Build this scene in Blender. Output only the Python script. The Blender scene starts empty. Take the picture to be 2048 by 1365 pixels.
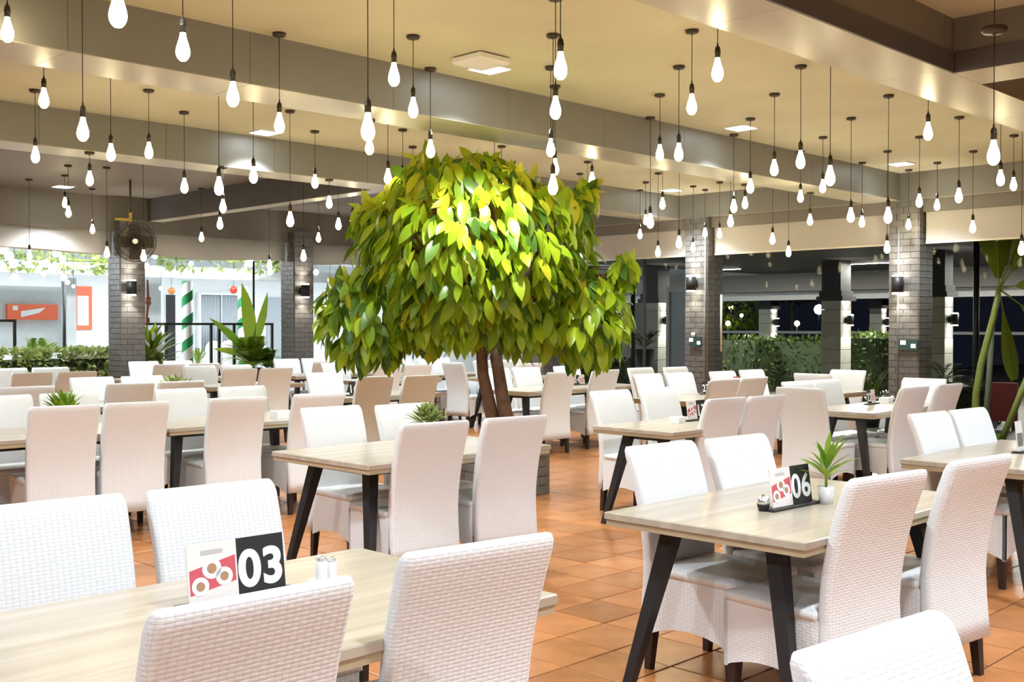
import bpy, bmesh, math, random
import numpy as np
from mathutils import Vector, Matrix
random.seed(7)
S = bpy.context.scene
C = S.collection
PI = math.pi
# ------------------------------------------------------------------ camera
# world: x runs along the ceiling beams (right and away), y across them (left and away); metres
CAMH = 1.52
YAW, PITCH, FPX = math.radians(44.8), math.radians(-0.835), 2180.0
cam_d = bpy.data.cameras.new('camera')
cam = bpy.data.objects.new('camera', cam_d)
C.objects.link(cam)
cam.location = (0, 0, CAMH)
cam.rotation_euler = (PI / 2 + PITCH, 0, YAW - PI / 2)
cam_d.sensor_width = 36.0
cam_d.lens = FPX / 2048 * 36.0
cam_d.clip_start = 0.05
cam_d.clip_end = 200
S.camera = cam
# ------------------------------------------------------------------ world, view
w = bpy.data.worlds.new('night'); S.world = w
w.use_nodes = True
w.node_tree.nodes['Background'].inputs[0].default_value = (0.0035, 0.004, 0.007, 1)
w.node_tree.nodes['Background'].inputs[1].default_value = 1.0
S.view_settings.view_transform = 'Standard'
S.view_settings.look = 'None'
S.view_settings.exposure = 0.78
S.view_settings.gamma = 1.0
S.view_settings.use_curve_mapping = False
try:
    S.cycles.max_bounces = 5
    S.cycles.diffuse_bounces = 3
    S.cycles.adaptive_threshold = 0.04
    S.cycles.adaptive_min_samples = 20
    S.cycles.transparent_max_bounces = 12
    S.cycles.sample_clamp_indirect = 6.0
    S.cycles.use_denoising = True
except Exception:
    pass
BULB_E, PANEL_E, SCONCE_E, OUT_E = 28.0, 14.0, 24.0, 13.0
SPOT_W = 270.0
BULB_COL = (1.0, 0.85, 0.50)
PANEL_COL = (0.86, 0.94, 1.0)

# ------------------------------------------------------------------ pixel -> place helpers
_c, _s = math.cos(YAW), math.sin(YAW)
FW = np.array([_c * math.cos(PITCH), _s * math.cos(PITCH), math.sin(PITCH)])
RT = np.array([_s, -_c, 0.0]); UP = np.cross(RT, FW)
def ray(x, y): return FW + RT * (x - 1024) / FPX - UP * (y - 682.5) / FPX
def onz(x, y, z): d = ray(x, y); return d * ((z - CAMH) / d[2]) + np.array([0, 0, CAMH])
def onx(x, y, X): d = ray(x, y); return d * (X / d[0]) + np.array([0, 0, CAMH])
def ony(x, y, Y): d = ray(x, y); return d * (Y / d[1]) + np.array([0, 0, CAMH])
def atd(x, y, dep): return ray(x, y) * dep + np.array([0, 0, CAMH])

# ------------------------------------------------------------------ materials
MATS = {}
def newmat(name):
    m = bpy.data.materials.new(name); m.use_nodes = True
    MATS[name] = m
    return m, m.node_tree.nodes, m.node_tree.links, m.node_tree.nodes['Principled BSDF']
def mat(name, col, rough=0.5, metal=0.0, var=0.0, noise=0.0, nscale=8.0, bump=0.0, bscale=40.0, spec=0.5, trans=0.0, emit=None, es=0.0):
    m, N, L, P = newmat(name)
    P.inputs['Base Color'].default_value = (*col, 1)
    P.inputs['Roughness'].default_value = rough
    P.inputs['Metallic'].default_value = metal
    P.inputs['Specular IOR Level'].default_value = spec
    if emit:
        P.inputs['Emission Color'].default_value = (*emit, 1)
        P.inputs['Emission Strength'].default_value = es
    tc = N.new('ShaderNodeTexCoord')
    last = None
    if noise > 0:
        n = N.new('ShaderNodeTexNoise'); n.inputs['Scale'].default_value = nscale; n.inputs['Detail'].default_value = 4
        L.new(tc.outputs['Object'], n.inputs['Vector'])
        mr = N.new('ShaderNodeMapRange'); mr.inputs[1].default_value = 0.3; mr.inputs[2].default_value = 0.7
        mr.inputs[3].default_value = 1 - noise; mr.inputs[4].default_value = 1 + noise
        L.new(n.outputs['Fac'], mr.inputs[0]); last = mr.outputs[0]
    if var > 0:
        oi = N.new('ShaderNodeObjectInfo')
        mr2 = N.new('ShaderNodeMapRange'); mr2.inputs[3].default_value = 1 - var; mr2.inputs[4].default_value = 1 + var
        L.new(oi.outputs['Random'], mr2.inputs[0])
        if last is not None:
            mu = N.new('ShaderNodeMath'); mu.operation = 'MULTIPLY'
            L.new(last, mu.inputs[0]); L.new(mr2.outputs[0], mu.inputs[1]); last = mu.outputs[0]
        else: last = mr2.outputs[0]
    if last is not None:
        vm = N.new('ShaderNodeVectorMath'); vm.operation = 'SCALE'
        vm.inputs[0].default_value = col
        L.new(last, vm.inputs['Scale']); L.new(vm.outputs[0], P.inputs['Base Color'])
    if bump > 0:
        n2 = N.new('ShaderNodeTexNoise'); n2.inputs['Scale'].default_value = bscale; n2.inputs['Detail'].default_value = 5
        L.new(tc.outputs['Object'], n2.inputs['Vector'])
        b = N.new('ShaderNodeBump'); b.inputs['Strength'].default_value = bump; b.inputs['Distance'].default_value = 0.01
        L.new(n2.outputs['Fac'], b.inputs['Height']); L.new(b.outputs[0], P.inputs['Normal'])
    return m
def emat(name, col, strength):
    m = bpy.data.materials.new(name); m.use_nodes = True
    N, L = m.node_tree.nodes, m.node_tree.links
    N.remove(N['Principled BSDF'])
    e = N.new('ShaderNodeEmission'); e.inputs[0].default_value = (*col, 1); e.inputs[1].default_value = strength
    L.new(e.outputs[0], N['Material Output'].inputs[0]); MATS[name] = m
    return m
def leafmat(name, c1, c2, rough=0.35, trans=0.35):
    m, N, L, P = newmat(name)
    oi = N.new('ShaderNodeObjectInfo')
    at = N.new('ShaderNodeAttribute'); at.attribute_name = 'lv'
    ad = N.new('ShaderNodeMath'); ad.operation = 'ADD'
    L.new(oi.outputs['Random'], ad.inputs[0]); L.new(at.outputs['Fac'], ad.inputs[1])
    fr = N.new('ShaderNodeMath'); fr.operation = 'FRACT'; L.new(ad.outputs[0], fr.inputs[0])
    mx = N.new('ShaderNodeMix'); mx.data_type = 'RGBA'
    mx.inputs[6].default_value = (*c1, 1); mx.inputs[7].default_value = (*c2, 1)
    L.new(fr.outputs[0], mx.inputs[0]); L.new(mx.outputs[2], P.inputs['Base Color'])
    P.inputs['Roughness'].default_value = rough
    tr = N.new('ShaderNodeBsdfTranslucent'); L.new(mx.outputs[2], tr.inputs[0])
    ms = N.new('ShaderNodeMixShader'); ms.inputs[0].default_value = trans
    L.new(P.outputs[0], ms.inputs[1]); L.new(tr.outputs[0], ms.inputs[2])
    L.new(ms.outputs[0], N['Material Output'].inputs[0])
    return m
def wicker():
    m, N, L, P = newmat('wicker')
    uv = N.new('ShaderNodeUVMap')
    sp = N.new('ShaderNodeSeparateXYZ'); L.new(uv.outputs[0], sp.inputs[0])
    def mth(op, a, b=None):
        n = N.new('ShaderNodeMath'); n.operation = op
        for i, x in enumerate((a, b)):
            if x is None: continue
            if isinstance(x, (int, float)): n.inputs[i].default_value = x
            else: L.new(x, n.inputs[i])
        return n.outputs[0]
    row = mth('FLOOR', mth('DIVIDE', sp.outputs[1], 0.0115))
    sv = mth('ABSOLUTE', mth('SINE', mth('MULTIPLY', sp.outputs[1], PI / 0.0115)))
    ph = mth('ADD', mth('MULTIPLY', sp.outputs[0], PI / 0.019), mth('MULTIPLY', row, PI))
    su = mth('ADD', mth('MULTIPLY', mth('SINE', ph), 0.22), 0.5)
    rib = mth('ABSOLUTE', mth('SINE', mth('MULTIPLY', sp.outputs[0], PI / 0.019)))
    hh = mth('ADD', mth('MULTIPLY', mth('POWER', sv, 0.5), su), mth('MULTIPLY', mth('POWER', rib, 0.5), 0.55))
    b = N.new('ShaderNodeBump'); b.inputs['Strength'].default_value = 0.4; b.inputs['Distance'].default_value = 0.004
    L.new(hh, b.inputs['Height']); L.new(b.outputs[0], P.inputs['Normal'])
    gap = N.new('ShaderNodeMapRange'); gap.inputs[1].default_value = 0.25; gap.inputs[2].default_value = 0.7
    gap.inputs[3].default_value = 0.80; gap.inputs[4].default_value = 1.0
    L.new(hh, gap.inputs[0])
    vm = N.new('ShaderNodeVectorMath'); vm.operation = 'SCALE'; vm.inputs[0].default_value = (0.86, 0.885, 0.905)
    L.new(gap.outputs[0], vm.inputs['Scale']); L.new(vm.outputs[0], P.inputs['Base Color'])
    P.inputs['Roughness'].default_value = 0.45
    return m
def wood(name, c1, c2, rough=0.3, axis=0):
    m, N, L, P = newmat(name)
    tc = N.new('ShaderNodeTexCoord'); mp = N.new('ShaderNodeMapping')
    sc = [14.0, 14.0, 14.0]; sc[axis] = 0.9
    mp.inputs['Scale'].default_value = sc
    L.new(tc.outputs['Object'], mp.inputs['Vector'])
    n = N.new('ShaderNodeTexNoise'); n.inputs['Scale'].default_value = 1.2; n.inputs['Detail'].default_value = 6; n.inputs['Distortion'].default_value = 0.6
    L.new(mp.outputs[0], n.inputs['Vector'])
    rp = N.new('ShaderNodeValToRGB'); rp.color_ramp.elements[0].position = 0.3; rp.color_ramp.elements[1].position = 0.72
    rp.color_ramp.elements[0].color = (*c1, 1); rp.color_ramp.elements[1].color = (*c2, 1)
    L.new(n.outputs['Fac'], rp.inputs[0]); L.new(rp.outputs[0], P.inputs['Base Color'])
    P.inputs['Roughness'].default_value = rough
    return m
wicker()
wood('table_wood', (0.42, 0.365, 0.29), (0.54, 0.48, 0.395), 0.25)
mat('table_edge', (0.46, 0.37, 0.24), 0.4, noise=0.08, nscale=5)
mat('black_metal', (0.018, 0.018, 0.02), 0.45)
mat('leg_wood', (0.03, 0.02, 0.016), 0.4)
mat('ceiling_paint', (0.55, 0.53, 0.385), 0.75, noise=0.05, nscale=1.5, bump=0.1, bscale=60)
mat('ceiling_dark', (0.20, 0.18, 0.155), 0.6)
mat('beam_grey', (0.215, 0.21, 0.195), 0.42, noise=0.03, nscale=3)
mat('lit_soffit', (0.42, 0.40, 0.31), 0.36, noise=0.03, nscale=3)  # beam undersides made lighter than the sides: bulb light put into the colour
mat('beam_dark', (0.10, 0.10, 0.105), 0.5)
mat('fascia', (0.19, 0.175, 0.155), 0.6)
leafmat('blind', (0.76, 0.73, 0.69), (0.76, 0.73, 0.69), 0.8, 0.35)
mat('brick', (0.125, 0.118, 0.112), 0.34, var=0.10, noise=0.1, nscale=14, bump=0.3, bscale=60)
mat('mortar', (0.25, 0.24, 0.22), 0.8)
mat('tile', (0.50, 0.205, 0.072), 0.26, var=0.2, noise=0.14, nscale=5, bump=0.05, bscale=30)
mat('grout', (0.055, 0.035, 0.025), 0.8)
mat('cord', (0.02, 0.018, 0.015), 0.6)
mat('canopy_metal', (0.045, 0.035, 0.026), 0.4)
mat('socket', (0.05, 0.045, 0.035), 0.35, metal=0.6)
mat('chrome', (0.88, 0.88, 0.89), 0.3, metal=1.0)
mat('white_gloss', (0.82, 0.83, 0.84), 0.25)
mat('white_matt', (0.78, 0.78, 0.77), 0.7)
mat('black_matt', (0.015, 0.015, 0.016), 0.5)
mat('soil', (0.06, 0.04, 0.03), 0.9)
mat('bark', (0.17, 0.095, 0.06), 0.7, noise=0.35, nscale=9, bump=0.9, bscale=14)
mat('stone_grey', (0.17, 0.165, 0.15), 0.7, noise=0.15, nscale=10, var=0.12, bump=0.3, bscale=30)
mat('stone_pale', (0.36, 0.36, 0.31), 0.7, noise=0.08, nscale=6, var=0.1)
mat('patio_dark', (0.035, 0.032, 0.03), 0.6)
mat('patio_beam', (0.24, 0.23, 0.21), 0.6)
mat('patio_floor', (0.10, 0.09, 0.08), 0.6, noise=0.1, nscale=3)
mat('red_panel', (0.30, 0.045, 0.05), 0.5)
mat('card_red', (0.62, 0.10, 0.13), 0.4)
mat('card_orange', (0.85, 0.17, 0.08), 0.4)
mat('card_white', (0.80, 0.77, 0.75), 0.4)
mat('food', (0.42, 0.24, 0.14), 0.5)
mat('gold', (0.62, 0.45, 0.10), 0.3, metal=0.8)
mat('fan_grille', (0.05, 0.045, 0.04), 0.4)
mat('pavilion_white', (0.80, 0.83, 0.84), 0.6, noise=0.02)
mat('pavilion_grey', (0.50, 0.54, 0.55), 0.6, noise=0.05)
mat('curtain', (0.40, 0.45, 0.49), 0.7)
mat('green_stripe', (0.02, 0.28, 0.09), 0.4)
mat('red_ball', (0.75, 0.06, 0.03), 0.25)
mat('orange_ball', (0.70, 0.25, 0.05), 0.25)
mat('rust', (0.42, 0.16, 0.12), 0.6)
mat('device_green', (0.03, 0.06, 0.06), 0.4)
mat('screen', (0.5, 0.75, 0.8), 0.3, emit=(0.6, 0.9, 1.0), es=0.8)
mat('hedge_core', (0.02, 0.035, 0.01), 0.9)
mat('ivory', (0.8, 0.76, 0.66), 0.5)
mat('stem_green', (0.20, 0.28, 0.035), 0.5)
mat('palm_trunk', (0.26, 0.30, 0.06), 0.45, noise=0.15, nscale=4)
mat('trunk_grey', (0.20, 0.21, 0.13), 0.7, noise=0.2, nscale=6)
leafmat('leaf', (0.20, 0.36, 0.012), (0.45, 0.58, 0.02))
leafmat('leaf_yellow', (0.40, 0.46, 0.015), (0.60, 0.58, 0.025))
leafmat('leaf_dark', (0.06, 0.15, 0.018), (0.15, 0.27, 0.03))
leafmat('fern', (0.14, 0.30, 0.02), (0.36, 0.46, 0.04))
leafmat('moss', (0.20, 0.28, 0.08), (0.42, 0.48, 0.16))
leafmat('hedge_leaf', (0.03, 0.055, 0.01), (0.08, 0.12, 0.02), trans=0.2)
leafmat('palm_leaf', (0.09, 0.14, 0.006), (0.20, 0.26, 0.015), trans=0.25)
emat('bulb_glow', BULB_COL, BULB_E)
emat('panel_glow', PANEL_COL, PANEL_E)
emat('sconce_glow', (1.0, 0.92, 0.78), SCONCE_E)
emat('outdoor_glow', (0.92, 0.97, 1.0), OUT_E)
emat('blue_glow', (0.35, 0.6, 1.0), 3.0)
emat('street_glow', (1.0, 0.85, 0.5), 12.0)
# thin clear window glass: a clean pane that mirrors a little
def glass():
    m = bpy.data.materials.new('pane_glass'); m.use_nodes = True
    N, L = m.node_tree.nodes, m.node_tree.links
    N.remove(N['Principled BSDF'])
    t = N.new('ShaderNodeBsdfTransparent'); t.inputs[0].default_value = (0.93, 0.95, 0.95, 1)
    g = N.new('ShaderNodeBsdfGlossy'); g.inputs['Roughness'].default_value = 0.02
    x = N.new('ShaderNodeMixShader'); x.inputs[0].default_value = 0.003
    L.new(t.outputs[0], x.inputs[1]); L.new(g.outputs[0], x.inputs[2]); L.new(x.outputs[0], N['Material Output'].inputs[0])
    MATS['pane_glass'] = m
glass()

# ------------------------------------------------------------------ mesh helpers
class MB:
    def __init__(s): s.v = []; s.f = []; s.uv = None; s.sm = []
    def quad(s, pts, sm=False):
        b = len(s.v); s.v += [tuple(p) for p in pts]; s.f.append(tuple(range(b, b + len(pts)))); s.sm.append(sm); return s
    def box(s, x0, x1, y0, y1, z0, z1, M=None):
        p = [(x0, y0, z0), (x1, y0, z0), (x1, y1, z0), (x0, y1, z0), (x0, y0, z1), (x1, y0, z1), (x1, y1, z1), (x0, y1, z1)]
        if M is not None: p = [tuple(M @ Vector(q)) for q in p]
        b = len(s.v); s.v += p
        for q in ((0, 3, 2, 1), (4, 5, 6, 7), (0, 1, 5, 4), (1, 2, 6, 5), (2, 3, 7, 6), (3, 0, 4, 7)):
            s.f.append(tuple(b + i for i in q)); s.sm.append(False)
        return s
    def bbox(s, x0, x1, y0, y1, z0, z1, c=0.004):
        """box whose top edges are chamfered"""
        lv = [(0, 0, z0), (0, 0, z1 - c), (c, c, z1)]
        b = len(s.v)
        for cx, cy, z in lv:
            s.v += [(x0 + cx, y0 + cy, z), (x1 - cx, y0 + cy, z), (x1 - cx, y1 - cy, z), (x0 + cx, y1 - cy, z)]
        for k in range(2):
            for i in range(4):
                j = (i + 1) % 4
                s.f.append((b + 4 * k + i, b + 4 * k + j, b + 4 * k + 4 + j, b + 4 * k + 4 + i)); s.sm.append(False)
        s.f.append((b + 8, b + 9, b + 10, b + 11)); s.f.append((b + 3, b + 2, b + 1, b)); s.sm += [False, False]
        return s
    def lathe(s, prof, seg=16, o=(0, 0, 0), sm=True, cap=True):
        b = len(s.v)
        for r, z in prof:
            for i in range(seg):
                a = 2 * PI * i / seg; s.v.append((o[0] + r * math.cos(a), o[1] + r * math.sin(a), o[2] + z))
        for k in range(len(prof) - 1):
            for i in range(seg):
                j = (i + 1) % seg
                s.f.append((b + k * seg + i, b + k * seg + j, b + (k + 1) * seg + j, b + (k + 1) * seg + i)); s.sm.append(sm)
        if cap:
            s.f.append(tuple(b + i for i in range(seg))[::-1]); s.f.append(tuple(b + (len(prof) - 1) * seg + i for i in range(seg))); s.sm += [False, False]
        return s
    def tube(s, path, rad, seg=8, sm=True):
        path = [Vector(p) for p in path]
        if not isinstance(rad, (list, tuple)): rad = [rad] * len(path)
        b = len(s.v); prev = None
        for i, p in enumerate(path):
            t = (path[min(i + 1, len(path) - 1)] - path[max(i - 1, 0)]).normalized()
            if prev is None:
                a = Vector((0, 0, 1)) if abs(t.z) < 0.9 else Vector((1, 0, 0))
                n = t.cross(a).normalized()
            else:
                n = (prev - t * prev.dot(t)).normalized()
            prev = n; q = t.cross(n)
            for k in range(seg):
                a = 2 * PI * k / seg + PI / seg
                s.v.append(tuple(p + (n * math.cos(a) + q * math.sin(a)) * rad[i]))
        for i in range(len(path) - 1):
            for k in range(seg):
                j = (k + 1) % seg
                s.f.append((b + i * seg + k, b + i * seg + j, b + (i + 1) * seg + j, b + (i + 1) * seg + k)); s.sm.append(sm)
        s.f.append(tuple(b + k for k in range(seg))[::-1]); s.f.append(tuple(b + (len(path) - 1) * seg + k for k in range(seg))); s.sm += [False, False]
        return s
    def mesh(s, name, m, uvs=None, lv=None):
        me = bpy.data.meshes.new(name); me.from_pydata(s.v, [], s.f); me.validate(clean_customdata=False)
        me.polygons.foreach_set('use_smooth', s.sm[:len(me.polygons)])
        if m: me.materials.append(MATS[m])
        if uvs is not None:
            ul = me.uv_layers.new(name='UVMap')
            for lp in me.loops: ul.data[lp.index].uv = uvs[lp.vertex_index]
        if lv is not None:
            at = me.attributes.new('lv', 'FLOAT', 'POINT'); at.data.foreach_set('value', lv)
        me.update()
        return me
def obj(name, me, parent=None, loc=(0, 0, 0), rot=(0, 0, 0), scale=(1, 1, 1)):
    o = bpy.data.objects.new(name, me); C.objects.link(o)
    o.location = loc; o.rotation_euler = rot; o.scale = scale
    if parent: o.parent = parent
    return o
def empty(name, loc=(0, 0, 0), rz=0):
    o = obj(name, None, None, loc, (0, 0, rz)); o.empty_display_size = 0.1
    return o
def tag(o, label=None, cat=None, group=None, kind=None):
    if label: o['label'] = label
    if cat: o['category'] = cat
    if group: o['group'] = group
    if kind: o['kind'] = kind
    return o
ORD = ['first', 'second', 'third', 'fourth', 'fifth', 'sixth', 'seventh', 'eighth', 'ninth', 'tenth', 'eleventh', 'twelfth', 'thirteenth', 'fourteenth', 'fifteenth', 'sixteenth', 'seventeenth', 'eighteenth', 'nineteenth', 'twentieth'] + ['twenty-' + x for x in ('first', 'second', 'third', 'fourth', 'fifth', 'sixth', 'seventh', 'eighth', 'ninth')] + ['thirtieth'] + ['thirty-' + x for x in ('first', 'second', 'third', 'fourth', 'fifth', 'sixth', 'seventh', 'eighth', 'ninth')] + ['fortieth', 'forty-first', 'forty-second', 'forty-third', 'forty-fourth', 'forty-fifth']

# ------------------------------------------------------------------ floor with tiles
ZC, ZB = 3.475, 3.125            # ceiling and beam undersides
XP, YL = 13.5, 15.9              # right-hand window line, left-hand window line
T = 0.333
floor = obj('floor', MB().box(-5, XP + 0.6, -5, YL + 0.6, -0.06, -0.006).mesh('floor', 'grout'))
tag(floor, 'orange terracotta tiled floor of the dining hall', kind='structure')
g = 0.0048
tile_me = MB().bbox(g, T - g, g, T - g, -0.006, 0.0, 0.003).mesh('tile', 'tile')
cand = []
x0 = 3.595 % T - 1 * T; y0 = 3.235 % T
ix0 = int(-5 / T) + 1
for i in range(ix0, int(13.4 / T)):
    for j in range(ix0, int(15.5 / T)):
        x, y = x0 + i * T, y0 + j * T
        c = np.array([x + T / 2, y + T / 2, 0]) - np.array([0, 0, CAMH])
        dz = c @ FW
        if dz < 0.4: continue
        px = 1024 + FPX * (c @ RT) / dz; py = 682.5 - FPX * (c @ UP) / dz
        if -120 < px < 2168 and py < 1480 and dz < 14: cand.append((dz, x, y))
cand.sort()
for dz, x, y in cand[:300]:
    obj('tile', tile_me, floor, (x, y, 0))
mb = MB(); seen = {(round(x, 2), round(y, 2)) for _, x, y in cand[:300]}
for i in range(ix0, int(13.4 / T)):
    for j in range(ix0, int(15.7 / T)):
        x, y = x0 + i * T, y0 + j * T
        if (round(x, 2), round(y, 2)) in seen: continue
        mb.bbox(x + g, x + T - g, y + g, y + T - g, -0.006, 0.0, 0.003)
tag(obj('tile_field', mb.mesh('tile_field', 'tile'), floor), kind='stuff')

# ------------------------------------------------------------------ ceiling and beams
cl = obj('ceiling', MB().box(-5, XP + 0.4, -5, 10.3, ZC, ZC + 0.1).mesh('ceiling', 'ceiling_paint'))
tag(cl, 'cream painted ceiling over the middle of the hall', kind='structure')
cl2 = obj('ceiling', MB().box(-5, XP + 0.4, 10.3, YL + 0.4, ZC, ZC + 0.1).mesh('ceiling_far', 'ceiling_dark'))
tag(cl2, 'dark grey ceiling along the left windows', kind='structure')
def beam_x(name, xa, xb, ya, yb, label, step=1.22, m='beam_grey'):
    r = empty(name, (xa, ya, ZB)); tag(r, label, kind='structure')
    x = xa
    while x < xb - 0.01:
        L = min(step, xb - x)
        obj('panel', MB().box(x - xa, x - xa + L - 0.003, 0, yb - ya, 0.006, ZC - ZB).mesh('panel', m), r)
        obj('lit_soffit', MB().box(x - xa, x - xa + L - 0.003, 0, yb - ya, 0, 0.0055).mesh('lit_soffit', 'lit_soffit'), r); x += step
    return r
def beam_y(name, xa, xb, ya, yb, label, step=1.22, m='beam_grey', z0=ZB, z1=ZC):
    r = empty(name, (xa, ya, z0)); tag(r, label, kind='structure')
    y = ya
    while y < yb - 0.01:
        L = min(step, yb - y)
        obj('panel', MB().box(0, xb - xa, y - ya, y - ya + L - 0.003, 0.006, z1 - z0).mesh('panel', m), r)
        obj('lit_soffit', MB().box(0, xb - xa, y - ya, y - ya + L - 0.003, 0, 0.0055).mesh('lit_soffit', 'lit_soffit'), r); y += step
    return r
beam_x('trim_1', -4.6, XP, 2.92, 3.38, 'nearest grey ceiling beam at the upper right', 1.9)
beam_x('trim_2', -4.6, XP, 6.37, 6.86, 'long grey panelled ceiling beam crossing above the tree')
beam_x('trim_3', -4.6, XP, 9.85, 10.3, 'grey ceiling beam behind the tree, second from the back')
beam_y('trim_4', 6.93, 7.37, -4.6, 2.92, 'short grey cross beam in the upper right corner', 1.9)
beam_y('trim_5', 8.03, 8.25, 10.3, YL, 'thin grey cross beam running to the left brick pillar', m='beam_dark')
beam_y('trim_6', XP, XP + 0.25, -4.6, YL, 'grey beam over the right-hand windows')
# dark lower lip round the nearest coffer
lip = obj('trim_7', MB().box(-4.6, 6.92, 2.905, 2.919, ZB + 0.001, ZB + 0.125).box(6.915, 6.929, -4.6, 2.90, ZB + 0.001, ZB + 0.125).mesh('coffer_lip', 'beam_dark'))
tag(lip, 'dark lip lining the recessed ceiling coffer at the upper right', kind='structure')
# fascias under the perimeter beams, blinds
fs = obj('wall_right', MB().box(XP + 0.06, XP + 0.2, -4.6, YL, 2.965, ZB).mesh('wall_right', 'fascia'))
tag(fs, 'brown grey fascia strip above the right-hand blinds', kind='structure')
fl = obj('wall_left', MB().box(-4.6, XP + 0.25, YL + 0.06, YL + 0.2, 2.95, ZC).mesh('wall_left', 'fascia'))
tag(fl, 'dark brown fascia above the left-hand blinds', kind='structure')

# ------------------------------------------------------------------ brick pillars
CW = 0.39; BH = 0.082; BL = 0.195; GJ = 0.007
bm1 = MB().box(0, BL - GJ, -0.012, 0.004, 0, BH - GJ).mesh('brick_x', 'brick')
bm1h = MB().box(0, BL / 2 - GJ, -0.012, 0.004, 0, BH - GJ).mesh('brick_xh', 'brick')
bm2 = MB().box(-0.012, 0.004, 0, BL - GJ, 0, BH - GJ).mesh('brick_y', 'brick')
bm2h = MB().box(-0.012, 0.004, 0, BL / 2 - GJ, 0, BH - GJ).mesh('brick_yh', 'brick')
def pillar(x, y, label, ztop=ZB, zmin=0.3):
    r = empty('brick_pillar', (x, y, 0))
    tag(r, label, 'pillar', 'grey brick pillars of the hall')
    obj('core', MB().box(0, CW, 0, CW, 0, ztop).mesh('core', 'mortar'), r)
    n = int(ztop / BH)
    for k in range(n):
        z = k * BH
        if z < zmin: continue
        if k % 2 == 0: segs = [(0, 0), (BL, 0)]
        else: segs = [(0, 1), (BL / 2, 0), (BL * 1.5, 1)]
        for s_, half in segs:
            obj('brick', bm1h if half else bm1, r, (s_ + GJ / 2, 0, z))
            obj('brick', bm2h if half else bm2, r, (0, s_ + GJ / 2, z))
    return r
PIL = {}
PIL['r1'] = pillar(XP - 0.03, 6.10, 'grey brick pillar nearest the palm by the right windows')
PIL['r2'] = pillar(XP - 0.03, 9.31, 'grey brick pillar just right of the tree crown')
PIL['r3'] = pillar(XP - 0.03, 12.6, 'grey brick pillar mostly hidden behind the tree trunk')
PIL['l1'] = pillar(7.52, YL - 0.1, 'grey brick pillar behind the wall fan at the left')
PIL['l2'] = pillar(10.62, YL - 0.1, 'grey brick pillar just left of the tree crown')
tag(obj('conduit', MB().tube([(XP - 0.045, 6.36, 0.3), (XP - 0.045, 6.36, 3.1)], 0.012, 6).mesh('conduit', 'beam_grey')), 'thin grey conduit running up the right brick pillar', 'conduit')
tag(obj('conduit', MB().tube([(XP - 0.045, 9.335, 0.3), (XP - 0.045, 9.335, 3.1)], 0.013, 6).mesh('conduit', 'beam_grey')), 'thin grey conduit at the edge of the pillar beside the tree', 'conduit')

# ------------------------------------------------------------------ roller blinds
def blind_r(ya, yb, label, zb=2.56):
    r = empty('roller_blind', (XP + 0.12, ya, zb)); tag(r, label, 'roller blind', 'roller blinds over the windows')
    obj('fabric', MB().box(-0.004, 0.004, 0.02, yb - ya - 0.02, 0.02, 2.965 - zb).mesh('fabric', 'blind'), r)
    obj('bottom_rail', MB().box(-0.012, 0.012, 0.02, yb - ya - 0.02, 0, 0.022).mesh('rail', 'ivory'), r)
def blind_l(xa, xb, label, zb=2.60):
    r = empty('roller_blind', (xa, YL + 0.12, zb)); tag(r, label, 'roller blind', 'roller blinds over the windows')
    n = 16; mb = MB()
    W = xb - xa - 0.04
    for i in range(n + 1):
        t = i / n; dz = 0.02 * math.sin(t * 7 + xa)
        x = 0.02 + W * t
        mb.v += [(x, 0.0, 2.955 - zb), (x, 0.012 * math.sin(t * 15), 0.03 + dz), (x, 0.012, 0.0 + dz)]
    for i in range(n):
        for k in range(2):
            mb.f.append((3 * i + k, 3 * i + 3 + k, 3 * i + 4 + k, 3 * i + 1 + k)); mb.sm.append(True)
    f = obj('fabric', mb.mesh('fabric', 'blind'), r)
    sm = f.modifiers.new('thick', 'SOLIDIFY'); sm.thickness = 0.004
blind_r(6.5, 9.3, 'long white roller blind between the two right brick pillars')
blind_r(2.0, 6.09, 'white roller blind above the palm at the right edge')
blind_r(9.71, 12.59, 'white roller blind half hidden by the right side of the tree')
blind_l(7.92, 10.6, 'sagging white roller blind between the two left brick pillars')
blind_l(4.0, 7.51, 'white roller blind at the left edge beside the fan pillar')
blind_l(11.02, 13.3, 'white roller blind behind the left side of the tree')

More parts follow.
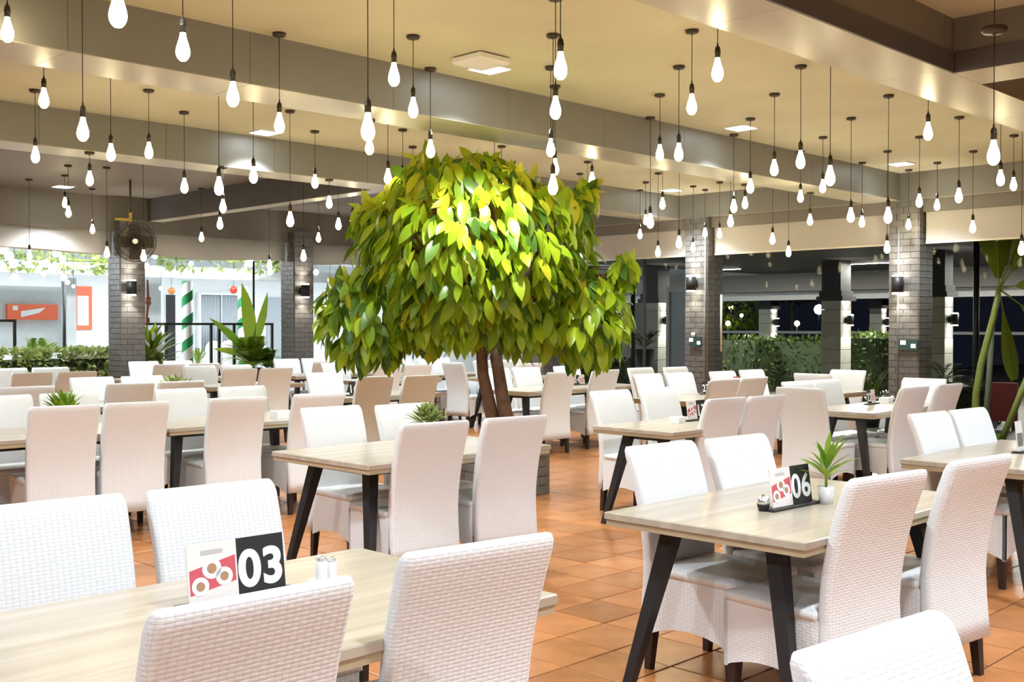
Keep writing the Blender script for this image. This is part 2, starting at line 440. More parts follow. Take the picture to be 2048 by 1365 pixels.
# ------------------------------------------------------------------ wicker chairs
def rrect(wx, wy, r, n=4):
    pts = []
    for cx, cy, a0 in ((wx - r, wy - r, 0), (-wx + r, wy - r, PI / 2), (-wx + r, -wy + r, PI), (wx - r, -wy + r, 1.5 * PI)):
        for k in range(n + 1):
            a = a0 + PI / 2 * k / n; pts.append((cx + r * math.cos(a), cy + r * math.sin(a)))
    return pts
def chair_meshes():
    # back: a rounded slab swept along an S-shaped spine, sitter looks along +y
    sec = []
    zs = [0.175, 0.26, 0.36, 0.46, 0.54, 0.62, 0.70, 0.78, 0.86, 0.93, 0.955, 0.968, 0.973]
    def sy(z):
        y = -0.222
        if z < 0.46: y -= 0.022 * ((0.46 - z) / 0.28) ** 1.6
        else: y -= 0.135 * ((z - 0.46) / 0.51) ** 1.5
        return y
    for z in zs:
        hw = 0.228 + 0.006 * max(0, (z - 0.5) / 0.47); ht = 0.028
        if z > 0.94:
            k = (z - 0.93) / 0.043; sh = 0.014 * (k ** 3); hw -= sh; ht -= sh * 1.0
        sec.append((z, hw, ht))
    mb = MB(); uvs = []; arc = 0; n = 0
    for i, (z, hw, ht) in enumerate(sec):
        if i: arc += math.hypot(z - sec[i - 1][0], sy(z) - sy(sec[i - 1][0]))
        ring = rrect(hw, ht, min(0.02, ht * 0.8)); n = len(ring)
        # slightly dished in plan
        for (x, y) in ring:
            dish = 0.016 * (x / 0.23) ** 2 * min(1, max(0, (z - 0.45) / 0.3))
            # the lower rim arches up between the legs
            zz = z + (0.04 * (1 - (x / 0.23) ** 2) if i == 0 else 0)
            mb.v.append((x, sy(z) + y + dish, zz)); uvs.append((x + (0.5 if y > 0 else 0) + (y if abs(x) > hw - 0.005 else 0), arc))
    for i in range(len(sec) - 1):
        for k in range(n):
            j = (k + 1) % n
            mb.f.append((i * n + k, i * n + j, (i + 1) * n + j, (i + 1) * n + k)); mb.sm.append(True)
    mb.f.append(tuple(range(n))[::-1]); mb.f.append(tuple((len(sec) - 1) * n + k for k in range(n))); mb.sm += [False, True]
    back = mb.mesh('chair_back', 'wicker', uvs)
    # seat top
    mb = MB(); uvs = []
    ring = rrect(0.23, 0.225, 0.025); cy = 0.032; n = len(ring)
    for (k, z) in ((1.0, 0.43), (1.0, 0.452), (0.985, 0.463), (0.6, 0.468)):
        for (x, y) in ring: mb.v.append((x * k, cy + y * k, z)); uvs.append((x, y))
    mb.v.append((0, cy, 0.468)); uvs.append((0, 0))
    for i in range(3):
        for k in range(n):
            j = (k + 1) % n
            mb.f.append((i * n + k, i * n + j, (i + 1) * n + j, (i + 1) * n + k)); mb.sm.append(True)
    for k in range(n): mb.f.append((3 * n + k, 3 * n + (k + 1) % n, 4 * n)); mb.sm.append(True)
    mb.f.append(tuple(range(n))[::-1]); mb.sm.append(False)
    seat = mb.mesh('chair_seat', 'wicker', uvs)
    # skirt: four woven walls with an arched lower rim
    mb = MB(); uvs = []
    def wall(p, q, nrm):
        b = len(mb.v); N = 10
        for i in range(N + 1):
            t = i / N; x = p[0] + (q[0] - p[0]) * t; y = p[1] + (q[1] - p[1]) * t
            zl = 0.165 + 0.05 * (1 - (2 * t - 1) ** 2)
            L = math.hypot(q[0] - p[0], q[1] - p[1]) * t
            for (o, z) in ((0, 0.43), (0, zl), (-0.018, zl), (-0.018, 0.43)):
                mb.v.append((x + nrm[0] * o, y + nrm[1] * o, z)); uvs.append((L, z))
        for i in range(N):
            for k in range(4):
                j = (k + 1) % 4
                mb.f.append((b + 4 * i + k, b + 4 * i + j, b + 4 * i + 4 + j, b + 4 * i + 4 + k)); mb.sm.append(False)
        mb.f.append((b, b + 3, b + 2, b + 1)); mb.f.append((b + 4 * N, b + 4 * N + 1, b + 4 * N + 2, b + 4 * N + 3)); mb.sm += [False, False]
    wall((0.226, 0.253), (-0.226, 0.253), (0, 1)); wall((-0.226, 0.253), (-0.226, -0.20), (-1, 0)); wall((0.226, -0.20), (0.226, 0.253), (1, 0))
    skirt = mb.mesh('chair_skirt', 'wicker', uvs)
    legs = []
    for sx in (-1, 1):
        for (y, oy) in ((-0.205, -0.02), (0.215, 0.012)):
            mb = MB(); a, b = 0.024, 0.016; X = sx * 0.195
            top = [(X - a, y - a, 0.26), (X + a, y - a, 0.26), (X + a, y + a, 0.26), (X - a, y + a, 0.26)]
            bot = [(X + sx * .008 - b, y + oy - b, 0), (X + sx * .008 + b, y + oy - b, 0), (X + sx * .008 + b, y + oy + b, 0), (X + sx * .008 - b, y + oy + b, 0)]
            mb.v = bot + top
            mb.f = [(0, 3, 2, 1), (4, 5, 6, 7), (0, 1, 5, 4), (1, 2, 6, 5), (2, 3, 7, 6), (3, 0, 4, 7)]; mb.sm = [False] * 6
            legs.append(mb.mesh('chair_leg', 'leg_wood'))
    return back, seat, skirt, legs
CH = chair_meshes()
DIRS = {'B': 0.0, 'F': PI, 'E': -PI / 2, 'W': PI / 2}
def chair(x, y, d, label, turn=-4.0):
    """x, y: middle of the top edge of the back; d: B looks away from us, F at us, E / W along the beams"""
    rz = DIRS[d] + math.radians(turn)
    fx, fy = -math.sin(rz), math.cos(rz)
    r = empty('dining_chair', (x + fx * 0.355, y + fy * 0.355, 0), rz)
    tag(r, label, 'chair', 'white woven dining chairs')
    obj('backrest', CH[0], r); obj('seat', CH[1], r); obj('skirt', CH[2], r)
    for l in CH[3]: obj('leg', l, r)
    return r
def seats(table, lst):
    """label chairs by table; order among those with the same look, left to right in the picture"""
    seen = {'B': 'seen from behind', 'F': 'facing us', 'E': 'seen from behind', 'W': 'facing us'}
    for d in 'BFEW':
        same = [c for c in lst if c[2] == d]
        same.sort(key=lambda c: (np.array([c[0], c[1], 0]) @ RT) / (np.array([c[0], c[1], 0]) @ FW))
        for i, c in enumerate(same):
            if d in 'EW': pos = 'left end' if d == 'E' else 'right end'
            else: pos = ['left seat', 'right seat'][i] if len(same) == 2 else ('only seat' if len(same) == 1 else ORD[i] + ' seat from left')
            chair(c[0], c[1], d, f'white woven chair {seen[d]} at {table}, {pos}', *(c[3:4]))
seats('the nearest table', [(1.92, 3.37, 'F'), (1.39, 3.42, 'F'), (1.21, 1.92, 'B', -3), (1.885, 1.97, 'B', -8)])
seats('the table with the shaker', [(4.05, 3.07, 'F'), (4.58, 3.01, 'F'), (3.81, 1.82, 'B', -8), (4.56, 1.78, 'B', -7)])
chair(1.83, 0.92, 'F', 'white woven chair cut off by the lower right corner of the picture', -6)
seats('the table at the right edge', [(6.67, 2.97, 'F'), (7.15, 2.92, 'F')])
seats('the table in front of the tree', [(4.33, 6.03, 'F'), (4.83, 5.88, 'F'), (4.05, 4.62, 'B', -8), (4.64, 4.56, 'B', -9)])
seats('the table right of the trunk', [(7.06, 5.87, "F"), (7.64, 5.82, "F"), (6.93, 4.60, 'B'), (7.41, 4.55, 'B')])
seats('the table near the palm', [(9.48, 5.53, 'F'), (9.98, 5.50, 'F'), (9.36, 4.25, 'B'), (10.07, 4.24, 'B'), (8.50, 4.92, 'E', 0), (10.95, 4.88, 'W', 0)])
seats('the table before the right brick pillar', [(9.43, 6.28, 'B'), (9.92, 6.25, 'B'), (9.74, 7.56, 'F'), (10.23, 7.48, 'F')])
seats('the small table by the right windows', [(11.08, 6.25, 'E', 0), (12.33, 6.45, 'W', 0)])
seats('the row under the sconce window', [(10.93, 7.36, 'F'), (11.56, 7.36, 'F')])
seats('the table beside the tree-side pillar', [(11.10, 8.72, 'F'), (11.62, 8.55, 'F')])
seats('the long table behind the trunk', [(9.44, 8.54, 'B'), (10.29, 8.58, 'B'), (10.16, 9.86, 'F'), (9.6, 9.86, 'F'), (10.88, 9.8, 'F')])
seats('the table just left of the trunk', [(10.77, 11.95, 'E', 0), (11.72, 12.25, 'F'), (11.3, 10.85, 'B'), (12.25, 12.2, 'F')])
seats('the table under the left leaves', [(7.22, 9.20, 'B'), (7.74, 9.06, 'B'), (7.39, 10.42, 'F')])
seats('the long left table row', [(3.11, 7.36, 'B', -8), (3.62, 7.34, 'B', -8), (4.40, 7.28, 'B', -8), (5.12, 7.25, 'B', -6), (3.2, 8.78, 'F'), (3.72, 8.76, 'F'), (4.64, 8.65, 'F'), (5.2, 8.58, 'F')])
seats('the second left table row', [(3.85, 9.90, 'B'), (4.78, 9.82, 'B'), (5.28, 9.78, 'B'), (5.02, 11.24, 'F'), (5.52, 11.12, 'F')])
seats('the left table before the fern', [(5.03, 12.80, 'B'), (5.52, 12.72, 'B'), (5.3, 14.28, 'F'), (5.8, 14.2, 'F')])
seats('the third left table behind 16', [(7.28, 12.0, 'B'), (7.76, 11.93, 'B'), (7.45, 13.36, 'F'), (7.98, 13.32, 'F')])
seats('the table at the fan pillar', [(7.48, 14.2, 'B'), (7.98, 14.12, 'B'), (7.75, 15.55, 'F'), (8.28, 15.5, 'F')])
seats('the table by the bush', [(9.86, 13.77, 'B'), (9.98, 15.1, 'F'), (10.48, 15.05, 'F')])
seats('the table behind the drooping leaves', [(9.38, 11.68, 'B'), (9.87, 11.62, 'B'), (9.4, 12.98, 'F')])
seats('the farthest table behind the tree', [(11.16, 13.6, 'F'), (11.7, 13.55, 'F'), (12.2, 13.9, 'F')])

# ------------------------------------------------------------------ tables
def table_meshes(L, W, plain=False):
    top = MB().bbox(-L / 2, L / 2, -W / 2, W / 2, 0.722, 0.75, 0.004)
    low = MB().box(-L / 2 + 0.006, L / 2 - 0.006, -W / 2 + 0.006, W / 2 - 0.006, 0.695, 0.7215)
    fr = MB()
    fx, fy = L / 2 - 0.19, W / 2 - 0.23
    for s in (-1, 1):
        fr.box(-fx, fx, s * fy - 0.018, s * fy + 0.018, 0.655, 0.6945); fr.box(s * fx - 0.018, s * fx + 0.018, -fy + 0.02, fy - 0.02, 0.655, 0.6945)
    legs = []
    for sx in (-1, 1):
        for sy in (-1, 1):
            a, b = 0.034, 0.02
            tx, ty = sx * (L / 2 - 0.18), sy * (W / 2 - 0.22); bx, by = sx * (L / 2 - 0.06), sy * (W / 2 - 0.07)
            m = MB()
            m.v = [(bx - b, by - b, 0), (bx + b, by - b, 0), (bx + b, by + b, 0), (bx - b, by + b, 0), (tx - a, ty - a, 0.6945), (tx + a, ty - a, 0.6945), (tx + a, ty + a, 0.6945), (tx - a, ty + a, 0.6945)]
            m.f = [(0, 3, 2, 1), (4, 5, 6, 7), (0, 1, 5, 4), (1, 2, 6, 5), (2, 3, 7, 6), (3, 0, 4, 7)]; m.sm = [False] * 6
            legs.append(m.mesh('table_leg', 'black_metal'))
    return top.mesh('table_top', 'table_wood'), low.mesh('table_core', 'table_edge'), fr.mesh('table_frame', 'black_metal'), legs
TM = {}
TABLES = {}
def table(key, x0, x1, y0, y1, label, turn=0.0):
    L, W = round(x1 - x0, 2), round(y1 - y0, 2)
    if (L, W) not in TM: TM[(L, W)] = table_meshes(L, W)
    me = TM[(L, W)]
    r = empty('dining_table', ((x0 + x1) / 2, (y0 + y1) / 2, 0), math.radians(turn))
    tag(r, label, 'table', 'pale wood dining tables')
    t = obj('table_top', me[0], r); obj('edge_band', me[1], t); obj('frame', me[2], r)
    for l in me[3]: obj('leg', l, r)
    TABLES[key] = r
    return r
table('03', 0.80, 2.30, 2.10, 3.03, 'nearest pale wood table, bearing the number 03')
table('06', 3.45, 4.96, 1.97, 2.89, 'pale wood table bearing the number 06 and a potted plant')
table('R', 6.02, 7.52, 2.05, 2.83, 'pale wood table cut off by the right edge of the picture')
table('mid', 3.68, 5.15, 4.76, 5.72, 'pale wood table with a bushy plant in front of the tree')
table('17', 6.35, 7.56, 4.68, 5.44, 'pale wood table right of the trunk with card and napkin box')
table('22', 8.98, 10.5, 4.46, 5.16, 'pale wood table bearing the number 22 beside the right windows')
table('23', 9.05, 10.45, 6.45, 7.18, 'pale wood table before the right brick pillar, card 23 on it')
table('e', 11.22, 11.95, 6.0, 6.75, 'small pale table near the right windows between end chairs')
table('e2', 10.6, 11.9, 6.85, 7.02, 'narrow pale table behind table 23') if False else None
table('b', 9.05, 11.2, 8.72, 9.42, 'long pale wood table just right of the tree trunk')
table('a', 10.95, 12.3, 11.1, 11.85, 'pale wood table just left of the tree trunk')
table('16', 6.9, 8.3, 9.38, 10.1, 'pale wood table bearing the number 16 under drooping leaves')
table('3a', 2.42, 3.93, 7.5, 8.38, 'left one of two joined pale tables in the long left row')
table('3b', 3.945, 5.45, 7.5, 8.38, 'right one of two joined pale tables in the long left row')
table('4a', 2.7, 4.3, 10.06, 10.86, 'pale wood table in the second left row at the picture edge')
table('4b', 4.4, 5.9, 10.02, 10.82, 'pale wood table in the second left row beside the mossy planter')
table('5', 4.8, 6.2, 13.0, 13.85, 'pale wood table before the fern outside the left windows')
table('5b', 6.95, 8.35, 12.18, 12.98, 'pale wood table in the third left row behind table 16')
table('6', 7.1, 8.6, 14.36, 15.12, 'pale wood table beside the pillar with the fan')
table('7', 9.4, 10.9, 13.95, 14.7, 'pale wood table beside the bush at the left windows')
table('8', 9.1, 10.5, 11.86, 12.6, 'pale wood table half hidden behind the drooping leaves')
table('9', 11.0, 12.5, 12.6, 13.2, 'farthest pale wood table behind the tree')

# ------------------------------------------------------------------ lettering
def text_mesh(body, h, mname, bold=0.02):
    cu = bpy.data.curves.new('num', 'FONT'); cu.body = body; cu.size = h / 0.69; cu.align_x = 'CENTER'; cu.offset = bold * h; cu.extrude = 0.0006
    cu.space_character = 1.05
    o = bpy.data.objects.new('tmp', cu); C.objects.link(o)
    dg = bpy.context.evaluated_depsgraph_get(); dg.update()
    me = bpy.data.meshes.new_from_object(o.evaluated_get(dg)); bpy.data.objects.remove(o)
    me.materials.clear(); me.materials.append(MATS[mname])
    return me
def disc(r, z=0.0, seg=18, m='white_gloss', t=0.0006):
    return MB().lathe([(r, 0), (r, t)], seg, sm=False).mesh('disc', m)
def sign(num, x, y, label, rz=0.0, w=0.15, h=0.16, order='mn', tray=True, z=0.75):
    """card stand: menu card and number card side by side on a black tray, facing -y"""
    r = empty('table_number_stand', (x, y, z), rz); tag(r, label, 'table sign', 'table number stands')
    if tray: obj('tray', MB().bbox(-w - 0.03, w + 0.03, -0.03, 0.03, 0, 0.012, 0.003).mesh('tray', 'black_matt'), r)
    zb = 0.012 if tray else 0.0
    tl = math.radians(8)
    sgn = 1 if order == 'mn' else -1
    nc = obj('number_card', MB().box(-w / 2 + 0.001, w / 2 - 0.001, -0.002, 0.002, 0, h).mesh('number_card', 'black_matt'), r, (sgn * w / 2, 0, zb), (-tl, 0, 0))
    obj('numeral', text_mesh(num, h * 0.60, 'white_gloss', 0.05 if num == '03' else 0.03), nc, (0, -0.0028, h * 0.16), (PI / 2, 0, 0), (1.0, 1, 1))
    mc = obj('menu_card', MB().box(-w / 2 + 0.001, w / 2 - 0.001, -0.002, 0.002, 0, h).mesh('menu_card', 'card_white'), r, (-sgn * w / 2, -0.004, zb), (-tl, 0, 0))
    obj('picture_panel', MB().quad([(-w * .46, 0, h * .14), (w * .46, 0, h * .30), (w * .46, 0, h * .74), (-w * .46, 0, h * .56)]).mesh('panel', 'card_red'), mc, (0, -0.0025, 0))
    obj('title_bar', MB().box(-w * .22, w * .22, -0.0028, -0.002, h * .80, h * .88).mesh('title', 'blind'), mc)
    for i, (dx, dz, rr) in enumerate(((-0.26, 0.28, .17), (0.22, 0.40, .17), (-0.02, 0.56, .19))):
        p = obj('plate_print', disc(rr * w), mc, (dx * w, -0.0028, dz * h), (PI / 2, 0, 0))
        obj('food_print', disc(rr * w * .5, m='food'), p, (0, 0, 0.0006))
    return r
sign('03', 1.615, 2.68, 'black card reading 03 beside a red menu card', math.radians(-3))
sign('06', 4.10, 2.40, 'black card reading 06 beside a pink menu card', math.radians(-3))
sign('17', 7.30, 5.14, 'black card reading 17 with a red menu card', 0.0, 0.13, 0.15)
sign('22', 9.98, 4.98, 'black card reading 22 with a menu card', 0.1, 0.10, 0.13, 'nm')
sign('23', 10.16, 7.0, 'small black card reading 23 before the pillar', 0, 0.10, 0.13, 'nm')
sign('16', 7.27, 9.6, 'black card reading 16 under the leaves', 0, 0.11, 0.14, 'nm')
sign('24', 10.55, 9.25, 'small black card reading 24 right of the tree', 0, 0.10, 0.12, 'nm')
# menu cards and small things
def menu(x, y, label, m1='card_white', h=0.17, w=0.10, rz=0.0, z=0.75):
    r = empty('menu_stand', (x, y, z), rz); tag(r, label, 'menu card')
    obj('base', MB().bbox(-w * .7, w * .7, -0.03, 0.03, 0, 0.01, 0.002).mesh('base', 'black_matt'), r)
    c = obj('card', MB().box(-w / 2, w / 2, -0.002, 0.002, 0.01, h).mesh('card', m1), r, (0, 0, 0), (math.radians(-6), 0, 0))
    obj('photo_print', MB().box(-w * .42, w * .42, -0.003, -0.002, h * .2, h * .62).mesh('print', 'fascia' if m1 == 'card_white' else 'card_white'), c)
menu(6.83, 2.45, 'grey printed menu card on the table at the right edge', h=0.19)
menu(3.72, 10.3, 'small red menu card on a left table', 'card_orange', 0.16, 0.09)
menu(10.35, 6.75, 'small pink menu card behind the chairs of table 23', 'card_red', 0.2, 0.09)
menu(11.2, 11.5, 'printed menu card leaning on the table left of the trunk', 'card_white', 0.2, 0.1)
def napkin_box(x, y, label, rz=0.2, z=0.75, s=1.0):
    r = empty('napkin_box', (x, y, z), rz); tag(r, label, 'napkin box', 'white napkin boxes')
    b = obj('box', MB().bbox(-0.06 * s, 0.06 * s, -0.045 * s, 0.045 * s, 0, 0.05 * s, 0.006).mesh('box', 'white_gloss'), r)
    obj('slot', MB().box(-0.035 * s, 0.035 * s, -0.008, 0.008, 0.0495 * s, 0.051 * s).mesh('slot', 'fascia'), r)
napkin_box(7.0, 5.12, 'low white napkin box on table 17')
napkin_box(10.28, 4.98, 'white napkin box beside the number 22', 0.1, s=1.1)
napkin_box(5.05, 7.7, 'white napkin box on the long left table', 0.0, s=1.3)
napkin_box(10.95, 9.2, 'white napkin box on the long table right of the trunk', 0.0)
def shaker(x, y, label, z=0.75, s=1.0):
    r = empty('pepper_shaker', (x, y, z)); tag(r, label, 'shaker')
    obj('base', MB().lathe([(0.019 * s, 0), (0.027 * s, 0.026 * s), (0.027 * s, 0.028 * s)], 18, sm=True).mesh('base', 'black_matt'), r)
    obj('dome', MB().lathe([(0.0265 * s, 0.028 * s), (0.027 * s, 0.04 * s), (0.024 * s, 0.054 * s), (0.017 * s, 0.065 * s), (0.007 * s, 0.071 * s), (0.001, 0.072 * s)], 18).mesh('dome', 'chrome'), r)
shaker(3.93, 2.435, 'egg-shaped chrome shaker on a black base on table 06')
shaker(10.42, 4.98, 'small dark shaker on table 22', s=0.9)
def leaf_shape(L, W, droop=0.3, fold=0.15, n=5):
    """blade along +y, base at the origin"""
    v = []; f = []
    for i in range(n + 1):
        t = i / n; wd = W / 2 * math.sin(PI * min(1, t ** 0.92)) ** 0.85 if 0 < t < 1 else 0.002 * W
        y = L * t * (1 - 0.12 * droop * t); z = -droop * L * t * t * 0.5
        v += [(-wd, y, z + fold * wd), (0, y, z), (wd, y, z + fold * wd)]
    for i in range(n):
        for k in range(2): f.append((3 * i + k, 3 * i + k + 1, 3 * i + 4 + k, 3 * i + 3 + k))
    return v, f
def leaf_mesh(name, L, W, m, droop=0.3, fold=0.15, n=5):
    mb = MB(); mb.v, mb.f = leaf_shape(L, W, droop, fold, n); mb.sm = [True] * len(mb.f)
    return mb.mesh(name, m)
def aim(d, n):
    """matrix whose y axis is d, z axis close to n"""
    y = Vector(d).normalized(); z = Vector(n); z = (z - y * z.dot(y))
    if z.length < 1e-4: z = Vector((1, 0, 0)) - y * y.x
    z.normalize(); x = y.cross(z)
    return Matrix((x, y, z)).transposed()
def place(o, loc, d, n, s=1.0):
    o.rotation_mode = 'QUATERNION'; o.rotation_quaternion = aim(d, n).to_quaternion(); o.location = loc; o.scale = (s, s, s)
BLADE = {k: leaf_mesh('blade_' + k, 0.16, 0.026, k, 0.5, 0.2) for k in ('fern', 'moss')}
def blade_plant(x, y, label, kind='fern', n=16, s=1.0, pot=True, z=0.75, ph=0.075, pr=0.036, stem=0.09):
    r = empty('potted_plant', (x, y, z)); tag(r, label, 'potted plant')
    if pot:
        obj('pot', MB().lathe([(pr * .82, 0), (pr, ph), (pr * .9, ph), (pr * .86, ph - 0.012)], 20).mesh('pot', 'white_gloss'), r)
        obj('soil', MB().lathe([(pr * .86, ph - 0.016), (pr * .86, ph - 0.011)], 16).mesh('soil', 'soil'), r)
    if stem: obj('stem', MB().tube([(0, 0, ph - 0.012), (0, 0, ph + stem)], 0.006, 6).mesh('stem', 'stem_green'), r)
    rnd = random.Random(int(x * 1000))
    for i in range(n):
        a = 2 * PI * i * 0.381 + rnd.random() * 0.4; el = 0.45 + 1.0 * (i / n)
        d = (math.cos(a) * math.cos(el), math.sin(a) * math.cos(el), math.sin(el))
        o = obj('leaf', BLADE[kind], r); place(o, (0, 0, ph + stem * (0.45 + 0.55 * i / n) - 0.012), d, (-d[0] * 0.3, -d[1] * .3, 1), s * (0.75 + 0.5 * rnd.random()))
    return r
blade_plant(4.285, 2.345, 'spiky green plant in a white pot on table 06', n=22, s=1.0, stem=0.1)
def bushy(x, y, label, kind='moss', n=60, R=0.10, z=0.75, ph=0.07, pr=0.05, pot='white_gloss', flat=0.75, ls=0.35, lm='blade_'):
    r = empty('potted_plant', (x, y, z)); tag(r, label, 'potted plant')
    if pot: obj('pot', MB().lathe([(pr * .8, 0), (pr, ph), (pr * .88, ph), (pr * .84, ph - 0.012)], 18).mesh('pot', pot), r)
    mb = MB(); lv = []; rnd = random.Random(int(x * 977 + y * 13))
    bv, bf = leaf_shape(0.16 * ls * R / 0.10 * 2.2, 0.03 * R / 0.10, 0.4, 0.2, 3)
    for i in range(n):
        a = rnd.random() * 2 * PI; el = rnd.random() ** 0.7 * PI / 2
        d = Vector((math.cos(a) * math.cos(el), math.sin(a) * math.cos(el), math.sin(el) * flat + 0.1))
        p = d * R * (0.15 + 0.5 * rnd.random()); M = aim(d + Vector((rnd.uniform(-.4, .4), rnd.uniform(-.4, .4), rnd.uniform(-.1, .5))), (0, 0, 1))
        b = len(mb.v); c = rnd.random()
        for q in bv: mb.v.append(tuple(M @ Vector(q) + p + Vector((0, 0, ph)))); lv.append(c)
        for q in bf: mb.f.append(tuple(b + k for k in q)); mb.sm.append(True)
    o = obj('foliage', mb.mesh('foliage', kind, lv=lv), r); o['kind'] = 'stuff'
    return r
bushy(4.72, 5.48, 'bushy light green plant behind a chair at the table before the tree', 'moss', n=130, R=0.10, ph=0.11)
bushy(3.42, 8.12, 'small spiky green plant on the left joined table', 'fern', 60, 0.14, ph=0.07)
bushy(2.95, 10.4, 'small pale green plant in a white pot at the left edge', 'moss', 70, 0.11)
bushy(5.55, 10.4, 'flat mossy green planter on the second left row table', 'moss', 120, 0.18, flat=0.3, ph=0.04, pr=0.1)
bushy(10.0, 12.2, 'small dark plant on the table behind the drooping leaves', 'leaf_dark', 40, 0.12)
# condiment set and plate by 03
r = empty('condiment_tray', (1.90, 2.66, 0.75)); tag(r, 'small glass condiment jars beside the card 03', 'condiment set')
obj('dish', MB().lathe([(0.05, 0), (0.062, 0.012), (0.058, 0.012), (0.048, 0.004)], 24).mesh('dish', 'white_gloss'), r)
for i, (dx, dy, hh) in enumerate(((-0.02, 0, 0.07), (0.022, 0.012, 0.06))):
    j = obj('jar', MB().lathe([(0.016, 0.004), (0.018, 0.01), (0.018, hh), (0.013, hh + 0.006)], 14).mesh('jar', 'white_gloss'), r, (dx, dy, 0))
    obj('lid', MB().lathe([(0.015, hh + 0.006), (0.015, hh + 0.016), (0.004, hh + 0.02)], 14).mesh('lid', 'chrome'), j)

# ------------------------------------------------------------------ pendant bulbs
bulb_me = MB().lathe([(0.002, 0.0), (0.014, 0.003), (0.025, 0.014), (0.032, 0.030), (0.0342, 0.044), (0.032, 0.062), (0.0265, 0.083), (0.0205, 0.102), (0.016, 0.118), (0.0135, 0.132), (0.0132, 0.14)], 12).mesh('bulb', 'bulb_glow')
socket_me = MB().lathe([(0.0135, 0.138), (0.0165, 0.14), (0.0165, 0.168), (0.0185, 0.17), (0.0185, 0.178), (0.0165, 0.18), (0.015, 0.198), (0.006, 0.208), (0.004, 0.225)], 10).mesh('socket', 'socket')
canopy_me = MB().lathe([(0.045, 0), (0.045, -0.016), (0.037, -0.024), (0.008, -0.026), (0.004, -0.034)][::-1], 16).mesh('canopy', 'canopy_metal')
cord_me = MB().lathe([(0.0028, 0), (0.0028, 1)], 5).mesh('cord', 'cord')
PENDS = []
def ceil_z(y, x):
    if 2.9 < y < 3.4 or 6.35 < y < 6.88 or 9.83 < y < 10.32 or (x > 6.9 and x < 7.4 and y < 2.92): return ZB
    return ZC
def pend_c(cx, cy, tx, ty):
    p = onz(cx, cy, ZC); dep = (p - np.array([0, 0, CAMH])) @ FW
    q = atd((cx + tx) / 2, ty, dep); PENDS.append((q[0], q[1], q[2], ceil_z(q[1], q[0]), (cx + tx) / 2))
def pend_d(tx, ty, dep, zc=None):
    q = atd(tx, ty, dep); PENDS.append((q[0], q[1], q[2], zc or ceil_z(q[1], q[0]), tx))
for a in ((560, 67, 558, 267), (70, 180, 72, 326), (181, 229, 178, 372), (300, 180, 296, 318), (371, 224, 367, 387), (444, 264, 448, 426), (582, 222, 579, 454), (630, 262, 630, 377), (660, 295, 657, 417), (138, 331, 136, 435), (61, 359, 57, 521),
          (829, 72, 824, 236), (862, 137, 860, 316), (806, 259, 805, 373), (825, 293, 826, 400), (1005, 292, 1001, 371), (1106, 70, 1106, 390), (1099, 134, 1104, 314), (1171, 323, 1179, 420), (1160, 347, 1159, 518), (1289, 364, 1294, 450), (1279, 380, 1281, 478), (1300, 235, 1301, 457), (1316, 346, 1316, 514),
          (1410, 379, 1410, 475), (1439, 364, 1439, 477), (1319, 189, 1320, 322), (1358, 133, 1357, 323), (1386, 61, 1381, 230), (1547, 188, 1550, 352), (1599, 132, 1603, 338), (1498, 237, 1503, 387), (1467, 269, 1468, 426), (1599, 302, 1603, 405), (1646, 274, 1645, 386), (1699, 236, 1704, 445), (1724, 325, 1724, 455), (1773, 191, 1779, 447), (1773, 302, 1775, 507),
          (1838, 273, 1839, 415), (1874, 325, 1874, 421), (1916, 234, 1919, 406), (1945, 302, 1946, 466), (2026, 270, 2028, 382)): pend_c(*a)
for a in ((15, 85, 6.0), (236, 56, 4.1), (366, 123, 5.3), (466, 214, 6.0), (88, 217, 7.4), (166, 283, 6.3), (222, 323, 8.5), (438, 391, 8.1), (440, 459, 12.4), (507, 367, 9.0), (130, 416, 14.2), (185, 468, 15.6), (214, 516, 13.5), (287, 523, 13.0), (403, 484, 15.6), (539, 540, 15.0), (607, 523, 13.2), (637, 485, 15.5), (677, 460, 12.7), (705, 448, 14.5),
          (736, 283, 5.3), (739, 310, 8.5), (788, 173, 6.4), (776, 369, 9.6), (989, 367, 9.6), (1121, 160, 5.4), (1111, 239, 6.5), (1110, 351, 8.9), (1184, 372, 11.0), (1325, 419, 12.8), (1358, 497, 12.0), (1386, 505, 15.3), (1435, 164, 6.3), (1490, 418, 12.4), (1461, 454, 12.4), (1660, 372, 7.4), (1856, 281, 8.3), (2001, 372, 9.4), (2043, 511, 10.8), (1545, 489, 13.3), (1577, 514, 14.0), (1620, 451, 13.2), (1817, 460, 13.7)): pend_d(*a)
pend_d(1987, 331, 5.96)
zone = {0: [], 1: [], 2: [], 3: []}
for p in PENDS: zone[0 if p[1] < 3.1 else 1 if p[1] < 6.6 else 2 if p[1] < 10.1 else 3].append(p)
ZN = {0: 'nearer than the first beam', 1: 'between the first and second beams', 2: 'between the second and third beams', 3: 'beyond the third beam'}
for k, lst in zone.items():
    lst.sort(key=lambda p: p[4])
    for i, (x, y, zt, zc, px) in enumerate(lst):
        r = empty('pendant_bulb', (x, y, zc))
        tag(r, f'lit teardrop bulb on black cord, {ORD[i]} from left {ZN[k]}', 'pendant light', 'teardrop pendant bulbs')
        L = zc - zt
        if px == 1987:      # this one hangs its cap on a thin wire below the coffer
            obj('canopy', canopy_me, r, (0, 0, -0.33), (0, 0, 0), (1.5, 1.5, 1.3)); 
        else: obj('canopy', canopy_me, r)
        cl_ = max(0.01, L - 0.215)
        obj('cord', cord_me, r, (0, 0, -cl_), (0, 0, 0), (1, 1, cl_))
        obj('socket', socket_me, r, (0, 0, -L))
        obj('bulb', bulb_me, r, (0, 0, -L))

